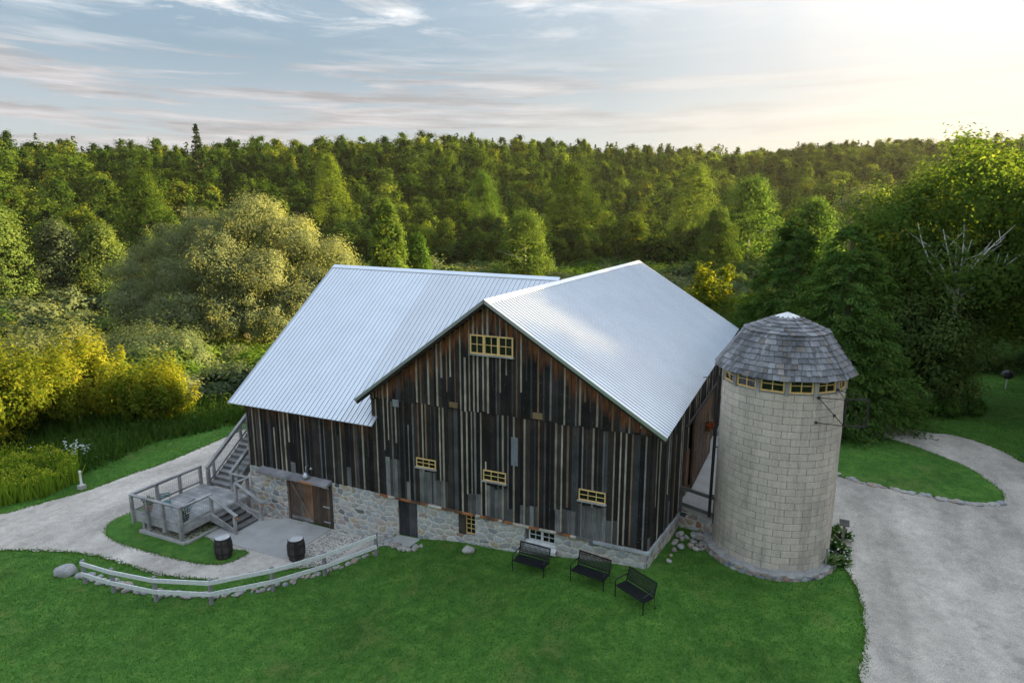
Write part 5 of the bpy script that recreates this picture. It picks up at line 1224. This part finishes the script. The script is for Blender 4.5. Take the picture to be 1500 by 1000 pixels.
# the tree belt goes on past the right edge of the view and keeps the yard in shade
for k, (r, az, h) in enumerate([(56, 47, 13), (50, 52, 19), (62, 53, 15), (46, 57, 20), (57, 58, 20), (43, 64, 19), (54, 66, 20), (41, 72, 18), (66, 63, 20), (51, 76, 19), (42, 81, 18), (64, 71, 20), (38, 90, 17), (50, 88, 18), (44, 51, 15), (78, 52, 16), (86, 57, 20), (76, 64, 20), (98, 55, 20), (92, 48, 15), (100, 61, 20), (84, 70, 20)]):
    mt(spot(r, az), h, 6.4, 50 + k, 'leafy maple of the tree belt beyond the right edge of the drive')['group'] = 'maples beyond the right edge of the drive'

# --- low growth
def scatter(n, x0, x1, y0, y1, ok):
    x = rng.uniform(x0, x1, n); y = rng.uniform(y0, y1, n); k = ok(x, y); return x[k], y[k]
def blades(name, x, y, hgt, width, mat, label, cat, kind='stuff', spread=.5, vfun=None, lift=0.):
    n = len(x); P = np.stack([x, y, H(x, y) + lift], 1); ax = unit(np.stack([rng.normal(size=n) * spread, rng.normal(size=n) * spread, np.ones(n)], 1))
    nn = unit(np.stack([rng.normal(size=n), rng.normal(size=n), np.full(n, .25)], 1)); s = np.asarray(hgt) * rng.uniform(.6, 1.25, n)
    T = ax; B = unit(np.cross(nn, T)); w = np.asarray(width).reshape(-1, 1) * .5; s = s.reshape(-1, 1)
    V = np.stack([P - B * w, P + B * w, P + T * s], 1)
    me = bpy.data.meshes.new(name); me.vertices.add(n * 3); me.vertices.foreach_set('co', V.reshape(-1).astype(np.float32)); me.loops.add(n * 3); me.loops.foreach_set('vertex_index', np.arange(n * 3, dtype=np.int32)); me.polygons.add(n)
    me.polygons.foreach_set('loop_start', np.arange(0, n * 3, 3, dtype=np.int32)); me.polygons.foreach_set('loop_total', np.full(n, 3, np.int32))
    a = me.attributes.new('v', 'FLOAT', 'FACE'); a.data.foreach_set('value', (rng.random(n) if vfun is None else np.clip(vfun, 0, 1)).astype(np.float32)); me.update(); me.materials.append(M[mat])
    return tag(empty_mesh_obj(name, me), label, cat, kind=kind)
def clear(x, y):
    k = inpoly(x, y, LANE) & ~inpoly(x, y, ISLE); k |= inpoly(x, y, DRIVE) & ~inpoly(x, y, TEAR); k |= (x > -19.6) & (x < .5) & (y > -.05) & (y < 23); k |= np.hypot(x - SC[0], y - SC[1]) < SR + .3
    k |= (x > DX0 - .1) & (x < DX1 + .3) & (y > -3.9) & (y < 0); k |= (x > -19.4) & (x < -14.5) & (y > -3.05) & (y < 0); k |= (x > -11) & (x < -9.7) & (y > -1.05) & (y < 0); return ~k
x, y = scatter(210000, -34, 7.2, -14.5, 4.2, clear); lv = np.array([mnoise.noise((a * .9, b * .9, 0)) for a, b in zip(x, y)]) * .45 + rng.random(len(x)) * .5 + .2
blades('lawn_grass', x, y, .062, .022, 'grass', 'short mown grass of the front lawn', 'grass', spread=.75, vfun=lv)
x, y = scatter(60000, 5, 26, 8, 44, clear); blades('lawn_grass', x, y, .075, .035, 'grass', 'short mown grass on the right side lawns', 'grass', spread=.75, lift=.05)
x, y = scatter(50000, -36, -20, 4, 30, clear); blades('lawn_grass', x, y, .07, .035, 'grass', 'short mown grass of the strip beyond the lane', 'grass', spread=.75)
# ragged turf edges spilling over the gravel
EX, EY = [], []
for poly in (LANE, DRIVE, ISLE, TEAR):
    for i in range(len(poly)):
        a, b = poly[i], poly[(i + 1) % len(poly)]; L = math.hypot(b[0] - a[0], b[1] - a[1]); n = int(L * 75); t = rng.random(n); EX.append(a[0] + (b[0] - a[0]) * t + rng.normal(size=n) * .06); EY.append(a[1] + (b[1] - a[1]) * t + rng.normal(size=n) * .06)
x, y = np.concatenate(EX), np.concatenate(EY); k = (x > -36) & (x < 20) & (y > -14) & (y < 24) & ~((x > -20.5) & (x < 3) & (y > -1.2)) & ~((x > -19.4) & (x < -14.5) & (y > -3.1)); blades('edge_grass', x[k], y[k], .10, .03, 'grass', 'longer grass fringing the gravel edges', 'grass', spread=.8, lift=.03)
# tall weeds and meadow
def meadow_ok(x, y):
    edge = np.interp(y, [-20, -7, -4, 0, 4, 9.5, 20, 40], [-40, -33, -31.6, -31.6, -32.6, -30.6, -27.5, -24]); return (x < edge)
x, y = scatter(60000, -60, -24, -14, 34, meadow_ok); blades('tall_grass', x, y, 1.05, .10, 'tallgrass', 'tall green weeds lining the mown strip', 'weeds', spread=.35)
x, y = scatter(26000, -40, -24, -10, 34, lambda a, b: meadow_ok(a, b) & ~meadow_ok(a + 3.2, b)); P = np.stack([x, y, H(x, y) + rng.uniform(.1, 1.2, len(x))], 1)
tag(empty_mesh_obj('tall_weeds', leaf_mesh('tall_weeds', P, unit(rng.normal(size=P.shape) + np.array([0, 0, .6])), .22, M['tallgrass'], .4)), 'leafy weeds in front of the golden shrubs', 'weeds', kind='stuff')
def wild_ok(x, y):
    dx, dy = x - CAM[0], y - CAM[1]; r = np.hypot(dx, dy); az = np.degrees(np.arctan2(dx, dy)) + 24.8; q = sst(-10, 35, az)
    return (np.abs(az) < 46) & (r > 44) & (r < 190 + q * 12) & ~((x > -28) & (x < 8) & (y < 27)) & ~((x > 2) & (y < 47)) & ~((x > -29) & (y < 26))
x, y = scatter(420000, -185, 95, 10, 185, wild_ok); n = len(x); hh = rng.uniform(.1, .9, n) ** 1.5 * 1.9 * (.6 + .5 * np.sin(x * .3 + np.sin(y * .2) * 2) ** 2); P = np.stack([x, y, H(x, y) + hh], 1)
v = np.clip(rng.random(n) * .5 + .3 * np.sin(x * .13 + 1) * np.sin(y * .11) + .2, 0, 1)
tag(empty_mesh_obj('undergrowth', leaf_mesh('undergrowth', P, unit(rng.normal(size=P.shape) * .6 + np.array([0, 0, .7])), .42, M['leaf_shrub'], .45, v)), 'low green growth carpeting the wet meadow', 'undergrowth', kind='stuff')
# goldenrod bed with white phlox
bed = [(-37, -9), (-31.6, -5.4), (-30.4, -3.4), (-30.8, -1.4), (-33, -.2), (-36, -.5), (-39, -3)]
x, y = scatter(9000, -39, -30, -9, 0, lambda a, b: inpoly(a, b, bed)); n = len(x)
gh = np.array([.75 + .75 * mnoise.noise((a * 1.1, b * 1.1, 5)) for a, b in zip(x, y)]) + .25
blades('goldenrod', x, y, gh, .10, 'leaf_gold', 'bed of yellow green goldenrod beside the lane', 'wildflowers', spread=.16, vfun=rng.random(n) * .5)
P = np.stack([x, y, H(x, y) + gh * rng.uniform(.8, 1.15, n)], 1)[:4200]; tag(empty_mesh_obj('goldenrod_bloom', leaf_mesh('goldenrod_bloom', P, unit(rng.normal(size=P.shape)), .13, M['leaf_gold'], .5, rng.uniform(.6, 1, len(P)))), 'yellow flower plumes over the goldenrod bed', 'wildflowers', kind='stuff')
def flower_clump(cx, cy, sx, sy, n, h, label, mat='leaf_white', leafmat='leaf_fresh', name='flower_clump', size=.14):
    t = thing(name, (cx, cy, hz(cx, cy)), label, 'flowers'); p = rng.normal(size=(n, 3)) * np.array([sx, sy, .12]) + np.array([0, 0, h]); empty_mesh_obj('bloom', leaf_mesh('bloom', p, unit(rng.normal(size=p.shape) * .5 + np.array([0, 0, 1])), size, M[mat], .9), t)
    p = rng.normal(size=(n * 3, 3)) * np.array([sx * 1.1, sy * 1.1, .3]) + np.array([0, 0, h * .5]); p[:, 2] = np.abs(p[:, 2]); empty_mesh_obj('foliage', leaf_mesh('foliage', p, unit(rng.normal(size=p.shape) + np.array([0, 0, .5])), .2, M[leafmat], .4), t); return t
flower_clump(-33.4, -.1, .7, .4, 90, 1.1, 'clump of white flowers standing above the goldenrod bed')
flower_clump(-33.2, -4.6, .5, .35, 120, .5, 'low grey white flowering plants at the front of the goldenrod bed', 'leaf_grey', 'leaf_grey', size=.16)
# slim white post on a square foot by the lane
t = thing('marker_post', (-29.75, -2.0, hz(-29.75, -2)), 'slim white post on a square stone foot at the corner of the goldenrod bed', 'post')
m = MB(); m.box(-.16, .16, -.16, .16, 0, .24); m.build('foot', M['concrete'], t, local=True, bevel=.02); m = MB(); m.lathe([(.09, .24), (.06, .3), (.045, .9), (.07, .95), (.07, 1.02), (0, 1.05)], n=12); m.build('shaft', M['white'], t, local=True, smooth=True)
# hostas at the silo's foot
def hosta(x, y, r, label, n=70):
    t = thing('hosta_plant', (x, y, hz(x, y)), label, 'plant', None); a = rng.uniform(0, 6.28, n); el = rng.uniform(.2, 1.2, n); L = r * rng.uniform(.6, 1.05, n)
    d = np.stack([np.cos(a) * np.cos(el), np.sin(a) * np.cos(el), np.sin(el)], 1); nn = unit(np.stack([-np.cos(a) * np.sin(el), -np.sin(a) * np.sin(el), np.cos(el)], 1) + rng.normal(size=(n, 3)) * .2)
    empty_mesh_obj('foliage', leaf_mesh('foliage', d * L[:, None] * .75, nn, r * .62, M['leaf_hosta'], .5, None, d), t)
    p = rng.normal(size=(16, 3)) * np.array([r * .4, r * .4, .12]) + np.array([0, 0, r * 1.05]); empty_mesh_obj('bloom', leaf_mesh('bloom', p, unit(rng.normal(size=p.shape)), .09, M['leaf_white'], .7), t); return t
hosta(6.05, 2.85, .55, 'variegated hosta in front, next to the chrome stanchion at the silo'); hosta(6.35, 3.7, .6, 'middle hosta of the clump at the foot of the silo'); hosta(6.45, 4.6, .65, 'hosta farthest back in the clump beside the silo'); hosta(6.5, 3.1, .4, 'small striped hosta at the gravel edge by the silo')
t = thing('stanchion', (5.9, 2.35, hz(5.9, 2.35)), 'short grey steel stanchion on a round base beside the silo', 'stanchion')
m = MB(); m.lathe([(.17, 0), (.17, .025), (.05, .045), (0, .05)], n=20); m.build('base', M['steel'], t, local=True); m = MB(); m.lathe([(.026, .04), (.026, .92), (.034, .925), (.034, .96), (0, .98)], n=12); m.build('pole', M['steel'], t, local=True, smooth=True)
t = thing('plant_sign', (6.5, 4.25, hz(6.5, 4.25)), 'small tilted dark plaque on a wooden post among the hostas', 'sign')
m = MB(); m.box(-.04, .04, -.04, .04, -.1, .95, (.2, .17, .15)); m.build('post', M['deck_wood'], t, local=True); m = MB(); m.add([(-.17, -.14, .93), (.17, -.14, .93), (.17, .12, 1.06), (-.17, .12, 1.06), (-.17, -.14, .9), (.17, -.14, .9), (.17, .12, 1.03), (-.17, .12, 1.03)], [(0, 1, 2, 3), (7, 6, 5, 4), (4, 5, 1, 0), (5, 6, 2, 1), (6, 7, 3, 2), (7, 4, 0, 3)], (.12, .11, .10)); m.build('panel', M['deck_wood'], t, local=True)
# kettle grill on the far lawn
t = thing('kettle_grill', (17.57, 31.77, hz(17.57, 31.77)), 'black kettle grill on a white post on the far right lawn', 'grill')
m = MB(); m.lathe([(.045, 0), (.045, .72)], n=10); m.build('post', M['white'], t, local=True); m = MB(); m.lathe([(0, .7), (.2, .74), (.36, .9), (.38, 1.0), (.36, 1.0)], n=20); m.build('bowl', M['black_metal'], t, local=True, smooth=True); m = MB(); m.lathe([(.385, 1.01), (.35, 1.17), (.2, 1.3), (.04, 1.34), (.03, 1.4), (0, 1.4)], n=20); m.build('lid', M['black_metal'], t, local=True, smooth=True)
shrub('garden_shrub', (12.6, 22.6), 1.0, 1.1, 'leaf_fresh', 'low fresh green perennial clump at the edge of the road by the birch thicket', 60, 40, .14, seed=31, cat='plant'); shrub('garden_shrub', (14.2, 23.6), .8, .9, 'leaf_fresh', 'smaller green clump right of the perennial clump by the birch', 40, 40, .14, seed=32, cat='plant'); shrub('garden_shrub', (11.3, 22.0), .9, 1.0, 'leaf_fresh', 'green clump left of the perennial clump beside the cedar', 45, 40, .14, seed=33, cat='plant')
for k, (x, y) in enumerate(((15.5, 36.5), (18, 37.6), (20.6, 38.4), (23.2, 39))): shrub('border_shrub', (x, y), 1.6, 1.5, 'leaf_shrub', 'low bush in the border behind the kettle grill', 70, 45, .18, 'bushes of the border behind the grill', seed=40 + k)
# hanging basket on the sliding door, pots on the deck
t = thing('hanging_basket', (.86, 8.6, 2.15), 'hanging basket with red flowers on the sliding barn door', 'flower basket'); m = MB(); m.lathe([(0, -.18), (.12, -.16), (.2, 0), (.18, 0)], n=14, col=(.12, .08, .05)); m.build('basket', M['deck_wood'], t, local=True)
m = MB(); m.tube([(0, 0, 0), (-.1, 0, .7)], .01, 4); m.build('hanger', M['dark_iron'], t, local=True)
p = rng.normal(size=(140, 3)) * .15 + np.array([0, 0, .1]); empty_mesh_obj('foliage', leaf_mesh('foliage', p, unit(rng.normal(size=p.shape)), .1, M['leaf_maple'], .5), t); p = rng.normal(size=(46, 3)) * .15 + np.array([.06, -.06, .12]); empty_mesh_obj('bloom', leaf_mesh('bloom', p, unit(rng.normal(size=p.shape)), .11, M['leaf_red'], .9), t)
def pot(x, y, z, r, mat, label, pm):
    t = thing('flower_pot', (x, y, z), label, 'flower pot'); m = MB(); m.lathe([(r * .65, 0), (r, r * 1.3), (r * 1.1, r * 1.3), (r * 1.1, r * 1.55), (r * .95, r * 1.55), (r * .9, r * 1.3), (0, r * 1.3)], n=18, col=(1, 1, 1)); m.build('pot', M[mat], t, local=True, smooth=False)
    n = 90; a = rng.uniform(0, 6.28, n); el = rng.uniform(.3, 1.4, n); d = np.stack([np.cos(a) * np.cos(el), np.sin(a) * np.cos(el), np.sin(el)], 1); empty_mesh_obj('plant', leaf_mesh('plant', d * rng.uniform(.1, .42, (n, 1)) + np.array([0, 0, r * 1.5]), unit(rng.normal(size=(n, 3))), .22, M[pm], .25, None, d), t)
pot(-22.55, -3.3, DZ, .2, 'terracotta', 'terracotta pot with a spiky plant in the deck corner', 'leaf_maple'); pot(-20.1, -3.3, DZ, .17, 'black_metal', 'dark pot with a small plant by the near deck corner post', 'leaf_maple')
# pebbles and river stones
def pebbles(name, poly, n, size, z, label):
    xs = [p[0] for p in poly]; ys = [p[1] for p in poly]; x, y = scatter(n, min(xs), max(xs), min(ys), max(ys), lambda a, b: inpoly(a, b, poly)); k = len(x)
    ang = rng.random((k, 1)) * 6.283; s = size * rng.uniform(.5, 1.3, (k, 1)); zz = (H(x, y) if z is None else np.full(k, z))[:, None]; ring = []
    for f_, rr_ in ((0., 1.), (.55, .72)):
        for q in range(5):
            t_ = ang + q * 1.2566; ring.append(np.concatenate([x[:, None] + np.cos(t_) * s * rr_, y[:, None] + np.sin(t_) * s * rr_ * .75, zz + s * f_], 1))
    V = np.stack(ring, 1); F = []
    base = [(q, (q + 1) % 5, 5 + (q + 1) % 5, 5 + q) for q in range(5)]
    me = bpy.data.meshes.new(name); fl = (np.array(base)[None] + 10 * np.arange(k)[:, None, None]).reshape(-1, 4); top = np.array([5, 6, 7, 8, 9])[None] + 10 * np.arange(k)[:, None]
    me.vertices.add(k * 10); me.vertices.foreach_set('co', V.reshape(-1).astype(np.float32)); loops = np.concatenate([fl.ravel(), top.ravel()]); me.loops.add(len(loops)); me.loops.foreach_set('vertex_index', loops.astype(np.int32)); nf = len(fl) + k; me.polygons.add(nf)
    st_ = np.concatenate([np.arange(len(fl)) * 4, len(fl) * 4 + np.arange(k) * 5]); me.polygons.foreach_set('loop_start', st_.astype(np.int32)); me.polygons.foreach_set('loop_total', np.concatenate([np.full(len(fl), 4), np.full(k, 5)]).astype(np.int32))
    a = me.attributes.new('v', 'FLOAT', 'FACE'); r_ = rng.random(k); a.data.foreach_set('value', np.concatenate([np.repeat(r_, 5), r_]).astype(np.float32)); me.update(); me.materials.append(M['pebble']); return tag(empty_mesh_obj(name, me), label, 'pebbles', kind='stuff')
pebbles('pebbles', [(-14.5, -2.9), (-14.48, -.1), (-11.2, -.05), (-10.9, -.9), (-11.6, -1.5), (-12.8, -2.7), (-13.7, -3.4)], 5200, .05, None, 'river pebbles between the patio and the fence')
pebbles('pebbles', [(-22.5, -3.8), (-19.5, -3.8), (-19.4, -.4), (-22.8, -.4)], 5200, .05, -2.33, 'river pebbles under the deck')
print('OBJECTS', len(S.objects), 'POLYS', sum(len(m.polygons) for m in bpy.data.meshes))

# ------------------------------------------------------------------ evening air between the camera and the far hills
hm = bpy.data.materials.new('evening haze'); hm.use_nodes = True; t = NT(hm.node_tree); t.n.clear(); o_ = t.new('ShaderNodeOutputMaterial'); vol = t.new('ShaderNodeVolumePrincipled')
vol.inputs['Color'].default_value = (.95, .93, .88, 1); vol.inputs['Density'].default_value = .00005; vol.inputs['Anisotropy'].default_value = .4; t.link(vol.outputs[0], o_.inputs['Volume'])
mb = MB(); mb.box(-1000, 1000, -400, 1300, -8, 82); tag(mb.build('haze', hm), kind='stuff')
